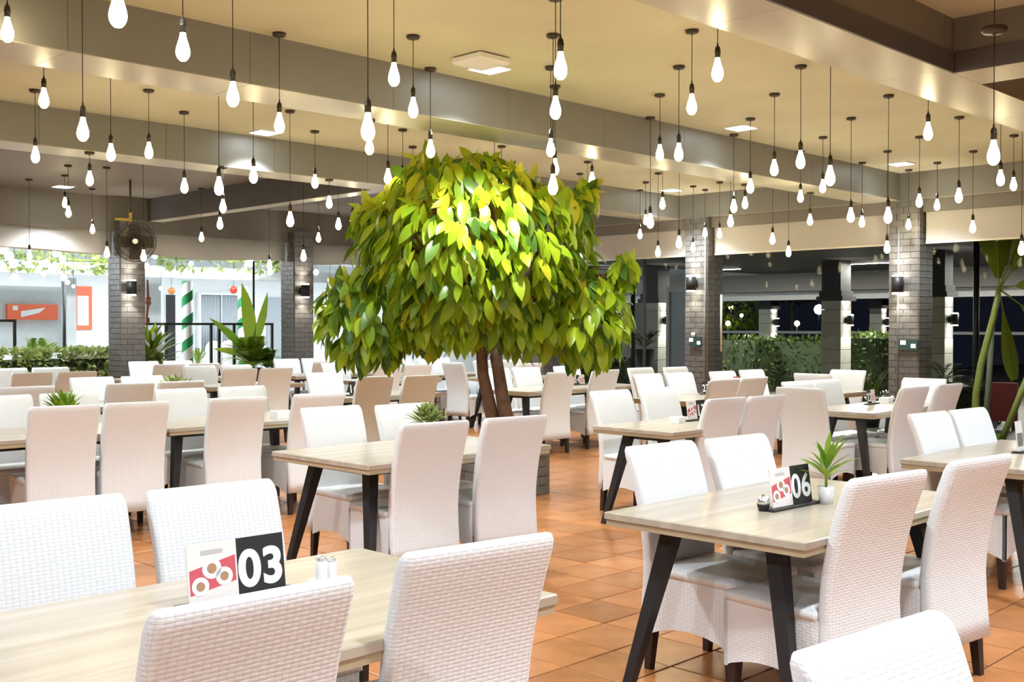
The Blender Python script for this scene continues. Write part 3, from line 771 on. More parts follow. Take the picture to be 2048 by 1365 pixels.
# ------------------------------------------------------------------ ceiling downlights
pan_f = MB().box(-0.13, 0.13, -0.13, 0.13, -0.012, 0).mesh('panel_frame', 'white_matt')
pan_d = MB().box(-0.105, 0.105, -0.105, 0.105, -0.016, -0.012).mesh('panel_diffuser', 'panel_glow')
def downlight(x, y, label, cone=114, power=1.2):
    r = empty('ceiling_downlight', (x, y, ZC)); tag(r, label, 'ceiling light', 'square ceiling downlights')
    obj('frame', pan_f, r); obj('diffuser', pan_d, r)
    ld = bpy.data.lights.new('downlight_lamp', 'SPOT'); ld.energy = SPOT_W * power; ld.color = PANEL_COL; ld.spot_size = math.radians(cone); ld.spot_blend = 0.6; ld.shadow_soft_size = 0.1
    lo = bpy.data.objects.new('downlight_lamp', ld); C.objects.link(lo); lo.parent = r; lo.location = (0, 0, -0.03)
downlight(5.78, 5.98, 'lit square downlight beside the white ceiling box')
downlight(9.25, 6.0, 'lit square downlight right of the tree, before the second beam')
downlight(12.66, 5.96, 'lit square downlight nearest the right-hand pillar')
downlight(6.08, 9.56, 'lit square downlight left of the tree, before the third beam')
downlight(9.5, 9.55, 'lit square downlight just above the tree crown')
downlight(12.8, 9.47, 'lit square downlight before the pillar right of the tree')
downlight(6.45, 15.3, 'lit square downlight in the dark left ceiling')
FILL_NEAR = [(2.3, 0.8, 'above the nearest table'), (-1.2, 0.8, 'left behind the camera'), (5.6, 0.8, 'behind the right foreground chair'), (2.3, -2.6, 'behind the camera'), (-1.2, -2.6, 'farthest behind the camera'), (5.6, -2.6, 'far behind the right foreground chair'), (-1.2, 4.7, 'over the aisle at the far left'), (2.0, 4.7, 'over the aisle before the tree'), (1.6, 8.2, 'above the long left table row'), (9.0, 0.9, 'right of the table at the right edge'), (9.0, -2.6, 'far to the right')]  # unseen lamps added as frontal fill for the foreground
for x, y, lab in FILL_NEAR: downlight(x, y, 'added square fill downlight out of view ' + lab, 158, 1.0)
for x, y, lab in ((9.5, 12.9, 'above the tree past the third beam'), (12.8, 12.9, 'in the far corner past the third beam'), (2.6, 12.9, 'past the third beam at the far left'), (3.2, 14.9, 'by the left windows')):  # hidden lamps put in to brighten the far chairs
    downlight(x, y, 'added square fill downlight out of view ' + lab, 140)
r = empty('ceiling_box', (5.50, 5.78, ZC)); tag(r, 'square white box fixed to the ceiling above the tree', 'access point')
obj('cover', MB().bbox(-0.15, 0.15, -0.15, 0.15, 0, 0.05, 0.02).mesh('cover', 'white_gloss'), r, (0, 0, -0.01), (PI, 0, 0))
obj('mount', MB().box(-0.1, 0.1, -0.1, 0.1, -0.0095, 0).mesh('mount', 'black_matt'), r)

# ------------------------------------------------------------------ indoor tree in its planter
pc = np.array([6.80, 7.07]); hw = 0.40
pl = empty('tree_planter', (pc[0], pc[1], 0)); tag(pl, 'square grey stone planter at the foot of the tree', 'planter')
obj('core', MB().box(-hw + 0.02, hw - 0.02, -hw + 0.02, hw - 0.02, 0, 0.42).mesh('core', 'mortar'), pl)
for k in range(5):
    for side in range(4):
        for q in range(3):
            L = 2 * hw / 3; off = (L / 2 if k % 2 else 0)
            a = -hw + q * L + off - (L / 2 if k % 2 else 0) * (1 if q == 0 else 0); b = min(hw, -hw + (q + 1) * L + off)
            if k % 2 and q == 0: a = -hw
            if b - a < 0.03: continue
            me = MB().box(a + 0.003, b - 0.003, -hw, -hw + 0.025, k * 0.084 + 0.003, k * 0.084 + 0.081).mesh('stone', 'stone_grey')
            obj('stone', me, pl, (0, 0, 0), (0, 0, side * PI / 2))
obj('soil', MB().box(-hw + 0.06, hw - 0.06, -hw + 0.06, hw - 0.06, 0.42, 0.435).mesh('soil', 'soil'), pl)
TD = 9.75
tb = atd(990, 838, TD)
tree = empty('indoor_tree', (pc[0], pc[1], 0.43)); tag(tree, 'leafy green tree with twin brown trunks in the middle of the hall', 'tree')
O = Vector((pc[0], pc[1], 0.43))
def tp(px, py, dd=0.0): return Vector(atd(px, py, TD + dd)) - O
z0v = Vector((0, 0, 0.0))
obj('trunk', MB().tube([(tp(992, 895) * 1.0) , tp(985, 835), tp(975, 790), tp(966, 750), tp(963, 705), tp(965, 670), tp(945, 620)], [0.075, 0.062, 0.055, 0.052, 0.05, 0.048, 0.04], 10).mesh('trunk', 'bark'), tree)
obj('trunk', MB().tube([tp(1020, 895, -0.04), tp(1012, 835, -.04), tp(1004, 790, -.03), tp(998, 750, 0), tp(992, 715, 0), tp(995, 685, .05), tp(1015, 640, .05)], [0.08, 0.068, 0.06, 0.056, 0.055, 0.053, 0.042], 10).mesh('trunk', 'bark'), tree)
ELL = [((950, 515), 245, 175, 1.0, 0.0), ((735, 640), 105, 95, 0.55, 0.0), ((1175, 640), 88, 92, 0.55, 0.0), ((930, 395), 165, 75, 0.7, 0.0), ((1130, 440), 55, 60, 0.4, -0.1), ((1245, 540), 30, 24, 0.15, -0.1), ((765, 450), 62, 45, 0.4, 0.0), ((880, 640), 130, 60, 0.7, 0.1), ((1060, 660), 90, 45, 0.6, 0.0), ((845, 352), 34, 42, 0.25, -0.1), ((965, 345), 46, 38, 0.3, 0.0), ((1165, 400), 30, 30, 0.2, -0.1)]
rnd = random.Random(3)
for i, ((px, py), rx, rz, ry, dd) in enumerate(ELL):
    s0 = tp(945 if px < 960 else 1015, 630, 0.0); e = tp(px, py + 0.2 * rz, dd); mid = (s0 + e) / 2 + Vector((0, 0, 0.12))
    obj('branch', MB().tube([s0, mid, e], [0.032, 0.022, 0.008], 6).mesh('branch', 'bark'), tree)
    for j in range(3):
        a = rnd.random() * 2 * PI
        e2 = e + Vector(RT) * math.cos(a) * rx * .0036 + Vector((0, 0, 1)) * math.sin(a) * rz * .0036 + Vector(FW) * rnd.uniform(-ry, ry) * .7
        obj('branch', MB().tube([mid, (mid + e2) / 2 + Vector((0, 0, .06)), e2], [0.014, 0.01, 0.004], 5).mesh('branch', 'bark'), tree)
LM = {k: leaf_mesh('tree_' + k, 0.215, 0.08, k, 0.45, 0.22, 5) for k in ('leaf', 'leaf_yellow', 'leaf_dark')}
LV, LF = leaf_shape(0.215, 0.08, 0.45, 0.22, 5)
leaves = []
MPP = TD / FPX
def inside(p, skip):
    for k, ((px, py), rx, rz, ry, dd) in enumerate(ELL):
        if k == skip: continue
        c = tp(px, py, dd); q = p - c
        a = q.dot(Vector(RT)) / (rx * MPP); b = q.z / (rz * MPP); c2 = q.dot(Vector((FW[0], FW[1], 0))) / ry
        if a * a + b * b + c2 * c2 < 0.72: return True
    return False
tot = sum(rx * rz for _, rx, rz, _, _ in ELL)
for k, ((px, py), rx, rz, ry, dd) in enumerate(ELL):
    c = tp(px, py, dd); n = int(3900 * rx * rz / tot) + 14
    for i in range(n):
        d = Vector((rnd.gauss(0, 1), rnd.gauss(0, 1), rnd.gauss(0, 1))).normalized()
        sh = rnd.uniform(0.78, 1.0)
        off = Vector(RT) * d.x * rx * MPP + Vector((FW[0], FW[1], 0)) * d.y * ry + Vector((0, 0, d.z * rz * MPP))
        p = c + off * sh
        if inside(p, k): continue
        out = off.normalized()
        droop = rnd.uniform(0.35, 1.25)
        dirn = out * rnd.uniform(0.3, 0.9) + Vector((rnd.uniform(-.35, .35), rnd.uniform(-.35, .35), -droop))
        if d.z > 0.55 and rnd.random() < 0.35: dirn = out + Vector((rnd.uniform(-.6, .6), rnd.uniform(-.6, .6), rnd.uniform(-.2, .6)))
        nrm = out + Vector((rnd.uniform(-.5, .5), rnd.uniform(-.5, .5), rnd.uniform(0, .6)))
        hz = (p.z + 0.43)
        u_ = rnd.random()
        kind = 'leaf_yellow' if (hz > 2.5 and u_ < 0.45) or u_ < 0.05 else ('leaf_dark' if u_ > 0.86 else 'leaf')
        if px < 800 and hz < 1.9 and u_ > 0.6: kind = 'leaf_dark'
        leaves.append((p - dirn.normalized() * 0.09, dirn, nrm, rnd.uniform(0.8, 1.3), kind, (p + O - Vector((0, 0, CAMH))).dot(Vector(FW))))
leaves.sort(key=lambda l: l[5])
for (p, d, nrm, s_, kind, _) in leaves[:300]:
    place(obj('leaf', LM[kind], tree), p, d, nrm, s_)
rest = {}
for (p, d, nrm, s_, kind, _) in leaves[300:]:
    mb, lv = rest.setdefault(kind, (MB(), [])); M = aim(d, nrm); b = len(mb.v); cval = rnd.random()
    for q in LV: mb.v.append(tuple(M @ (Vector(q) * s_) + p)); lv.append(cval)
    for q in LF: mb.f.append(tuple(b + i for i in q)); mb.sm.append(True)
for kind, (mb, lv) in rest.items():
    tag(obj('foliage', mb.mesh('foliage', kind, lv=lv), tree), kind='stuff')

# ------------------------------------------------------------------ wall lamps and devices on the pillars
def sconce(loc, nx, ny, label, s=1.0, group='up and down wall lamps', power=6.0):
    """box lamp on a wall; (nx, ny) points away from the wall"""
    r = empty('wall_lamp', loc, math.atan2(ny, nx) - PI / 2); tag(r, label, 'wall lamp', group)
    obj('housing', MB().lathe([(0.055 * s, -0.075 * s), (0.055 * s, 0.075 * s)], 14).mesh('housing', 'black_matt'), r, (0, 0.075 * s, 0))
    obj('bracket', MB().box(-0.03 * s, 0.03 * s, 0, 0.03 * s, -0.04 * s, 0.04 * s).mesh('bracket', 'black_matt'), r)
    for sg in (-1, 1):
        obj('lens', MB().lathe([(0.048 * s, 0), (0.048 * s, 0.012 * s)], 14).mesh('lens', 'sconce_glow'), r, (0, 0.075 * s, sg * 0.077 * s - (0.012 * s if sg < 0 else 0)))
        ld = bpy.data.lights.new('wall_lamp_light', 'SPOT'); ld.energy = power * 2.6; ld.color = (1, 0.93, 0.82); ld.spot_size = math.radians(100); ld.spot_blend = 0.6; ld.shadow_soft_size = 0.04
        lo = bpy.data.objects.new('wall_lamp_light', ld); C.objects.link(lo); lo.parent = r; lo.location = (0, 0.075 * s, sg * 0.1 * s); lo.rotation_euler = (PI if sg > 0 else 0, 0, 0)
    return r
def on_right(px, py): return onx(px, py, XP - 0.045)
def on_left(px, py): return ony(px, py, YL - 0.115)
p = on_right(1802, 570); sconce(p, -1, 0, 'up and down wall lamp on the right brick pillar', 1.35)
p = on_right(1390, 568); sconce(p, -1, 0, 'up and down wall lamp on the pillar beside the tree', 1.35)
p = on_left(257, 576); sconce(p, 0, -1, 'up and down wall lamp on the pillar with the fan', 1.35)
p = on_left(604, 582); sconce(p, 0, -1, 'up and down wall lamp on the pillar left of the tree', 1.35)
def device(px, py, label, w_=0.13, h_=0.11):
    p = on_right(px, py); r = empty('wall_device', p); tag(r, label, 'terminal')
    obj('body', MB().box(-0.03, 0, -w_, w_, -h_ / 1.2, h_ / 1.2).mesh('body', 'device_green'), r)
    obj('screen', MB().box(-0.034, -0.03, 0.03, 0.10, 0.0, 0.055).mesh('screen', 'screen'), r)
    obj('keypad', MB().box(-0.034, -0.03, -0.10, -0.04, -0.04, 0.01).mesh('keypad', 'screen'), r)
    return r
device(1818, 690, 'small dark terminal on the right brick pillar', 0.125, 0.085)
d_ = device(1392, 684, 'dark punch clock on the pillar beside the tree', 0.10, 0.09)
obj('knob', MB().lathe([(0.03, 0), (0.03, 0.05), (0.015, 0.065)], 12).mesh('knob', 'white_gloss'), d_, (-0.03, 0.03, 0.075))
# wall fan on the left pillar
fp = atd(270, 484, 14.6); fr_ = empty('wall_fan', fp, math.radians(-25)); tag(fr_, 'large dark wall fan with golden arm on the left pillar', 'fan')
R = 0.27
mb = MB()
for rr, yy in ((R, 0), (R * .985, -0.05), (R * .8, -0.085), (R * .6, -0.1), (R * .4, -0.105), (R * .2, -0.105), (R * .8, 0.07), (R * .5, 0.09)):
    mb.tube([(rr * math.cos(2 * PI * i / 28), yy, rr * math.sin(2 * PI * i / 28)) for i in range(29)], 0.004, 4)
for i in range(64):
    a = 2 * PI * i / 64; c, s_ = math.cos(a), math.sin(a)
    mb.tube([(.05 * c, -.105, .05 * s_), (R * .6 * c, -.1, R * .6 * s_), (R * .98 * c, -.05, R * .98 * s_), (R * c, 0, R * s_), (R * .8 * c, .07, R * .8 * s_)], 0.0032, 3)
obj('grille', mb.mesh('grille', 'fan_grille'), fr_)
obj('hub_badge', MB().lathe([(0.035, 0), (0.035, 0.008)], 14).mesh('badge', 'chrome'), fr_, (0, -0.106, 0), (PI / 2, 0, 0))
for i in range(4):
    M = Matrix.Rotation(i * PI / 2, 4, 'Y') @ Matrix.Translation((0.13, -0.02, 0)) @ Matrix.Rotation(0.45, 4, 'X')
    obj('blade', MB().box(-0.10, 0.11, -0.003, 0.003, -0.085, 0.085, M).mesh('blade', 'fascia'), fr_)
obj('motor', MB().lathe([(0.07, 0), (0.08, 0.05), (0.07, 0.14), (0.03, 0.17)], 14).mesh('motor', 'fan_grille'), fr_, (0, 0.06, 0), (-PI / 2, 0, 0))
obj('arm', MB().tube([(-0.12, 0.1, 0.02), (-0.10, 0.10, 0.17), (-0.06, 0.1, 0.27), (-0.05, 0.1, 0.38)], 0.012, 6).mesh('arm', 'gold'), fr_)
obj('bracket', MB().box(-0.25, -0.04, 0.08, 0.11, 0.29, 0.32).box(-0.075, -0.035, 0.08, 0.12, 0.24, 0.40).mesh('bracket', 'gold'), fr_)
obj('mount', MB().tube([(-0.06, 0.1, 0.3), (-0.06, 1.15, 0.3)], 0.016, 6).mesh('mount', 'fan_grille'), fr_)
obj('pole', MB().tube([(-0.055, 0.1, 0.38), (-0.055, 0.1, ZC - fp[2])], 0.014, 6).mesh('pole', 'fan_grille'), fr_)

# ------------------------------------------------------------------ right-hand window wall: panes, frames, sill
def window_right(name, ya, yb, posts, label):
    r = empty(name, (XP + 0.14, ya, 0)); tag(r, label, kind='structure')
    W = yb - ya
    obj('sill', MB().box(-0.04, 0.04, 0, W, 0, 0.07).mesh('sill', 'black_metal'), r)
    ys = [0.0] + posts + [W]
    for q in posts: obj('frame_post', MB().box(-0.02, 0.02, q - 0.018, q + 0.018, 0.07, 2.9).mesh('post', 'black_metal'), r)
    for a, b in zip(ys[:-1], ys[1:]):
        obj('pane', MB().box(-0.003, 0.003, a + 0.02, b - 0.02, 0.07, 2.9).mesh('pane', 'pane_glass'), r)
window_right('window_1', 6.5, 9.31, [], 'glazed bay between the two right brick pillars')
window_right('window_2', 2.0, 6.1, [], 'glazed bay in front of the palm at the right edge')
window_right('window_3', 9.71, 12.6, [0.9], 'glazed bay right behind the tree crown')
hd = empty('door_handle', (XP + 0.10, 9.15, 1.55)); tag(hd, 'long pale vertical door handle beside the pillar near the tree', 'door handle')
obj('bar', MB().tube([(0, 0, -0.42), (0, 0, 0.42)], 0.016, 8).mesh('bar', 'ivory'), hd)
obj('mount', MB().tube([(0, 0, -0.3), (0.04, 0, -0.3)], 0.01, 6).tube([(0, 0, 0.3), (0.04, 0, 0.3)], 0.01, 6).mesh('mount', 'chrome'), hd)

# ------------------------------------------------------------------ night patio beyond the right-hand windows
tag(obj('patio_floor', MB().box(XP + 0.6, 60, -20, YL + 0.4, -0.2, -0.02).mesh('patio_floor', 'patio_floor')), 'dark patio paving outside the right windows', kind='structure')
tag(obj('patio_roof', MB().box(XP + 0.35, 24, -12, YL - 1, 2.80, 2.95).mesh('patio_roof', 'patio_dark')), 'dark roof over the patio outside', kind='structure')
tag(obj('patio_beam', MB().box(24, 24.3, -12, 30, 2.36, 2.80).mesh('patio_beam', 'patio_beam')), 'grey beam at the far edge of the patio roof', kind='structure')
tag(obj('patio_beam', MB().box(24.6, 24.9, -12, 30, 2.16, 2.36).mesh('patio_beam', 'white_matt')), 'thin white beam below the far patio beam', kind='structure')
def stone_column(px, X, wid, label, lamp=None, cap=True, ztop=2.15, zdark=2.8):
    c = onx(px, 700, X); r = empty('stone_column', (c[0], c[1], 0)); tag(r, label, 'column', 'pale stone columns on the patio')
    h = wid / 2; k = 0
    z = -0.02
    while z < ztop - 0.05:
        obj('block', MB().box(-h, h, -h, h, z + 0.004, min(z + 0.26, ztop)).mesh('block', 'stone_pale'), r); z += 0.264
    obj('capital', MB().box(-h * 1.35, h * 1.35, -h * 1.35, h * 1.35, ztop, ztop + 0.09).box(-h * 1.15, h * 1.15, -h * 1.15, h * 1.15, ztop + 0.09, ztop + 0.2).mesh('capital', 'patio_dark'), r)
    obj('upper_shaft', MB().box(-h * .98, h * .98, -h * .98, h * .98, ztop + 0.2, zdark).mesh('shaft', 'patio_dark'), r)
    if lamp: sconce((c[0] + 0, c[1] - h - 0.002, lamp), 0, -1, 'wall lamp on the ' + label[:60], 1.25, 'patio wall lamps', 9.0)
    return c
stone_column(1672, 20.0, 0.42, 'broad stone column right of centre on the patio', 1.62, ztop=2.0)
stone_column(1536, 26.0, 0.36, 'slim stone column outside between the right pillars', 1.6, ztop=1.95, zdark=2.36)
stone_column(1756, 27.0, 0.32, 'far stone column outside beside the right pillar', 1.6, ztop=1.95, zdark=2.36)
stone_column(1878, 18.5, 0.34, 'stone column outside right of the right pillar', 1.62, ztop=2.0)
stone_column(1312, 19.0, 0.42, 'stone column outside next to the tree crown', 1.62, ztop=2.0)
for i, yy in enumerate((3.5, 7.0, 10.5, 14.0)):
    r = empty('patio_lamp', (20.8, yy, 2.80)); tag(r, f'white ceiling lamp under the patio roof, {ORD[3 - i]} from left', 'lamp', 'patio ceiling lamps')
    obj('housing', MB().box(-0.06, 0.06, -0.5, 0.5, -0.03, 0).mesh('housing', 'white_matt'), r)
    obj('diffuser', MB().box(-0.05, 0.05, -0.48, 0.48, -0.036, -0.03).mesh('diffuser', 'sconce_glow'), r)
    ld = bpy.data.lights.new('patio_lamp_light', 'AREA'); ld.energy = 160; ld.color = (1.0, 0.96, 0.88); ld.shape = 'RECTANGLE'; ld.size = 0.15; ld.size_y = 1.0
    lo = bpy.data.objects.new('patio_lamp_light', ld); C.objects.link(lo); lo.parent = r; lo.location = (0, 0, -0.05)
# door leaf outside near the tree-side pillar
p = onx(1358, 660, 18.2); r = empty('patio_door', (p[0], p[1], 0)); tag(r, 'pale framed glass door outside left of the pillar', 'door')
obj('frame', MB().box(-0.04, 0.04, -0.40, -0.30, 0, 2.3).box(-0.04, 0.04, 0.22, 0.30, 0, 2.3).box(-0.04, 0.04, -0.3, 0.22, 2.2, 2.3).box(-0.04, 0.04, -0.3, 0.22, 0, 0.5).mesh('frame', 'pavilion_grey'), r)
obj('pane', MB().box(-0.005, 0.005, -0.3, 0.22, 0.5, 2.2).mesh('pane', 'curtain'), r)
# steel post by the palm
p = onx(1952, 700, 15.6)
tag(obj('steel_post', MB().tube([(p[0], p[1], -0.02), (p[0], p[1], 2.8)], 0.042, 10).mesh('steel_post', 'black_metal')), 'black steel post outside behind the palm', 'post')
p = onx(1266, 700, 15.4)
tag(obj('steel_post', MB().tube([(p[0], p[1], -0.02), (p[0], p[1], 2.8)], 0.045, 10).mesh('steel_post', 'black_metal')), 'black steel post outside at the right of the tree crown', 'post')
def scatter(center, size, n, kind, ls, seed, outer=True):
    """leaf cloud filling the shell of a rounded box, base on z = 0 of its parent"""
    rn = random.Random(seed); mb = MB(); lv = []; bv, bf = leaf_shape(ls, ls * .5, 0.3, 0.2, 2)
    for i in range(n):
        d = Vector((rn.uniform(-1, 1), rn.uniform(-1, 1), rn.uniform(-1, 1))); m = max(abs(d.x), abs(d.y), abs(d.z)); d = d / m * 0.6 + d.normalized() * 0.4
        d *= rn.uniform(0.86, 1.04)
        p = Vector((center[0] + d.x * size[0], center[1] + d.y * size[1], center[2] + d.z * size[2]))
        M = aim(d + Vector((rn.gauss(0, .6), rn.gauss(0, .6), rn.gauss(0, .6))), (rn.gauss(0, 1), rn.gauss(0, 1), rn.gauss(0, 1)))
        b = len(mb.v); c = rn.random()
        for q in bv: mb.v.append(tuple(M @ Vector(q) + p)); lv.append(c)
        for q in bf: mb.f.append(tuple(b + k for k in q)); mb.sm.append(True)
    return mb.mesh('foliage', kind, lv=lv)
def hedge(px, X, sx, sy, h, label, n=900, kind='hedge_leaf', ls=0.12, seed=1):
    c = onx(px, 700, X); r = empty('hedge', (c[0], c[1], 0)); tag(r, label, 'hedge', 'clipped shrubs on the patio')
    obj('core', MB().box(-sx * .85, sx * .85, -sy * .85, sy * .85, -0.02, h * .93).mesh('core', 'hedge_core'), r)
    tag(obj('foliage', scatter((0, 0, h / 2), (sx, sy, h / 2), n, kind, ls, seed), r), kind='stuff')
hedge(1483, 22.0, 0.5, 0.75, 1.25, 'dark clipped hedge just right of the tree-side pillar', seed=11)
hedge(1600, 23.0, 0.5, 1.0, 1.22, 'dark clipped hedge between two patio columns', 1100, seed=12)
hedge(1740, 21.0, 0.45, 0.8, 1.35, 'tall dark hedge left of the right pillar', 1100, seed=13)
hedge(1930, 17.0, 0.35, 0.5, 0.62, 'low round shrub outside behind the end chair', 700, 'hedge_leaf', 0.08, 14)
hedge(1225, 18.0, 0.4, 0.7, 0.8, 'dark shrub outside under the right tree leaves', 500, seed=15)
tag(obj('garden_rail', MB().box(29.9, 30.0, 8, 22, 1.26, 1.34).mesh('rail', 'white_matt')), 'thin white garden rail beyond the hedges', 'rail')
# lit garden tree and garden lamps far outside
def garden_tree(px, py, X, R, label, kind, n, seed):
    c = onx(px, py, X); r = empty('garden_tree', (c[0], c[1], -0.02)); tag(r, label, 'tree', 'garden trees at night')
    obj('trunk', MB().tube([(0, 0, 0), (0.05, 0, c[2] * .5), (0, 0, c[2])], [0.1, 0.08, 0.05], 7).mesh('trunk', 'trunk_grey'), r)
    tag(obj('crown', scatter((0, 0, c[2]), (R, R, R * .9), n, kind, 0.22, seed), r), kind='stuff')
garden_tree(1470, 615, 33, 0.75, 'yellow green lit tree far outside right of the pillar', 'fern', 700, 21)
garden_tree(1585, 560, 36, 0.9, 'dim palm-like tree far outside between patio columns', 'hedge_leaf', 300, 22)
def garden_lamp(px, py, X, label, m='street_glow', r_=0.09, power=12.0):
    c = onx(px, py, X); r = empty('garden_lamp', (c[0], c[1], -0.02)); tag(r, label, 'garden lamp', 'garden lamps at night')
    obj('post', MB().tube([(0, 0, 0), (0, 0, c[2] - r_)], 0.025, 6).mesh('post', 'black_metal'), r)
    obj('globe', MB().lathe([(0.01, -r_), (r_ * .7, -r_ * .7), (r_, 0), (r_ * .7, r_ * .7), (0.01, r_)], 12).mesh('globe', m), r, (0, 0, c[2]))
garden_lamp(1594, 646, 31, 'round white garden lamp between the patio columns')
garden_lamp(1456, 646, 32, 'warm garden lamp right of the tree-side pillar')
garden_lamp(1462, 614, 34, 'small warm lamp in the lit garden tree')
garden_lamp(1483, 630, 31, 'cool white garden lamp in the lit tree', 'outdoor_glow', 0.06)
garden_lamp(1638, 618, 30, 'blue lit garden lamp beside the broad stone column', 'blue_glow', 0.16)

# ------------------------------------------------------------------ palms and red screen outside the right windows
PX = 14.35
def pp(px, py, X=PX): return Vector(onx(px, py, X))
base = pp(1962, 892); base.z = -0.02
palm = empty('palm', base); tag(palm, 'green-stemmed palm with broad leaves outside the right window', 'palm')
def rel(q): return q - base
path = [Vector((0, 0, 0)), rel(pp(1950, 840)), rel(pp(1952, 790)), rel(pp(1962, 730)), rel(pp(1975, 680)), rel(pp(1988, 630)), rel(pp(1998, 578))]
obj('trunk', MB().tube(path, [0.055, 0.05, 0.046, 0.045, 0.043, 0.04, 0.03], 10).mesh('trunk', 'palm_trunk'), palm)
crown = path[-1]
def palm_leaf(px, py, wid, dx, label=None, petiole=0.35, X=PX):
    tip = rel(pp(px, py, X)); d = tip - crown; L = d.length; pb = crown + d * petiole * 0.6
    obj('petiole', MB().tube([crown, crown + d * petiole * .5, crown + d * .92], [0.014, 0.01, 0.003], 6).mesh('petiole', 'stem_green'), palm)
    n = 9; mb = MB(); dn = d.normalized(); side = dn.cross(Vector((FW[0], FW[1], 0)).normalized()).normalized()
    for i in range(n + 1):
        t = i / n; q = crown + d * (petiole + (1 - petiole) * t); wd = wid * (0.02 + math.sin(PI * (0.06 + 0.86 * t)) ** 0.8) * (0.35 + 0.65 * t)
        f = Vector((FW[0], FW[1], 0)) * 0.25 * wd
        mb.v += [tuple(q - side * wd + f + Vector((0, 0, -.1 * wd))), tuple(q), tuple(q + side * wd + f + Vector((0, 0, -.1 * wd)))]
    for i in range(n):
        for k in range(2): mb.f.append((3 * i + k, 3 * i + k + 1, 3 * i + 4 + k, 3 * i + 3 + k)); mb.sm.append(True)
    obj('leaf', mb.mesh('palm_leaf', 'palm_leaf'), palm)
palm_leaf(1990, 370, 0.36, 0, petiole=0.10)
palm_leaf(2040, 470, 0.05, 0, petiole=0.5)
palm_leaf(2085, 455, 0.20, 0, petiole=0.3, X=14.5)
palm_leaf(2100, 560, 0.16, 0, petiole=0.35, X=14.2)
palm_leaf(2110, 660, 0.15, 0, petiole=0.4, X=14.7)
palm_leaf(2030, 760, 0.14, 0, petiole=0.25, X=15.0)
for i, (bx, by, tx, ty, rad, lab) in enumerate(((1968, 885, 1985, 640, 0.04, 'pale grey palm stem behind the green one'), (2002, 878, 2060, 740, 0.045, 'leaning green stem at the right edge outside'))):
    a, b = pp(bx, by, 14.7), pp(tx, ty, 14.7); a.z = -0.02
    tag(obj('slender_palm', MB().tube([a, (a + b) / 2 + Vector((0.02, 0, 0)), b], [rad, rad * .9, rad * .8], 8).mesh('palm_stem', 'trunk_grey' if i == 0 else 'palm_trunk')), lab, 'palm')
a, b = pp(1982, 765, 16.5), pp(2035, 845, 16.5)
rs = empty('red_screen', (a.x, (a.y + b.y) / 2, 0)); tag(rs, 'dark red panel outside behind the palm stems', 'screen')
hw_ = abs(a.y - b.y) / 2
obj('panel', MB().box(-0.02, 0.02, -hw_, hw_, b.z, a.z).mesh('panel', 'red_panel'), rs)
obj('foot', MB().box(-0.1, 0.1, -hw_, -hw_ + 0.05, -0.02, b.z).box(-0.1, 0.1, hw_ - 0.05, hw_, -0.02, b.z).mesh('foot', 'black_metal'), rs)
FROND = {}
def fern(x, y, z, label, n=14, L=0.7, seed=3, kind='fern', cat='fern', W=0.12, lift=0.9):
    r = empty('fern', (x, y, z)); tag(r, label, cat, 'leafy plants along the windows'); rn = random.Random(seed)
    if z > 0.05: obj('pot', MB().lathe([(0.13, -z - 0.02), (0.18, -0.04), (0.15, -0.04), (0.14, -0.06)], 14).mesh('pot', 'patio_dark' if x > 13.6 else 'rust'), r)
    for i in range(n):
        a = 2 * PI * i / n + rn.uniform(-.3, .3); el = rn.uniform(0.35, 1.35) * lift; l = L * rn.uniform(.7, 1.1)
        mb = MB(); lv = []
        P = [Vector((math.cos(a) * t * math.cos(el) * l, math.sin(a) * t * math.cos(el) * l, l * (t * math.sin(el) - 0.45 * t * t))) for t in [k / 12 for k in range(13)]]
        for k in range(1, 13):
            t = (P[k] - P[k - 1]).normalized(); sd = t.cross(Vector((0, 0, 1))).normalized(); w_ = W * math.sin(PI * (0.12 + 0.8 * k / 12))
            for s_ in (-1, 1):
                b = len(mb.v); tipp = P[k] + sd * s_ * w_ + t * w_ * .5
                mb.v += [tuple(P[k - 1]), tuple((P[k - 1] + tipp) / 2 + t * w_ * .22), tuple(tipp), tuple((P[k - 1] + tipp) / 2 - t * w_ * .12)]
                mb.f.append((b, b + 1, b + 2, b + 3)); mb.sm.append(False); lv += [rn.random() * .3] * 4
        obj('frond', mb.mesh('frond', kind, lv=lv), r)
p = onx(1775, 800, XP - 0.5); fern(p[0], 6.9, 0.0, 'bright fern standing before the right pillar', 18, 0.62, 31, 'fern', 'fern', 0.10, 1.1)
p = pp(1740, 800, 15.5); fern(p.x, p.y, 0.3, 'tall pale palm fronds outside left of the right pillar', 9, 1.15, 32, 'palm_leaf', 'palm', 0.12, 1.25)
p = pp(1890, 690, 15.2); fern(p.x, p.y, 0.75, 'dark drooping fronds outside right of the right pillar', 9, 0.75, 33, 'hedge_leaf', 'palm', 0.12, 0.8)
p = pp(1995, 885, 14.6); fern(p.x, p.y, -0.02, 'small green plant at the foot of the palm', 8, 0.25, 34, 'fern', 'fern', 0.05, 1.0)
p = pp(1290, 640, 16.5); fern(p.x, p.y, 1.1, 'dark palm fronds outside at the right of the tree', 10, 0.8, 35, 'hedge_leaf', 'palm', 0.12, 0.9)

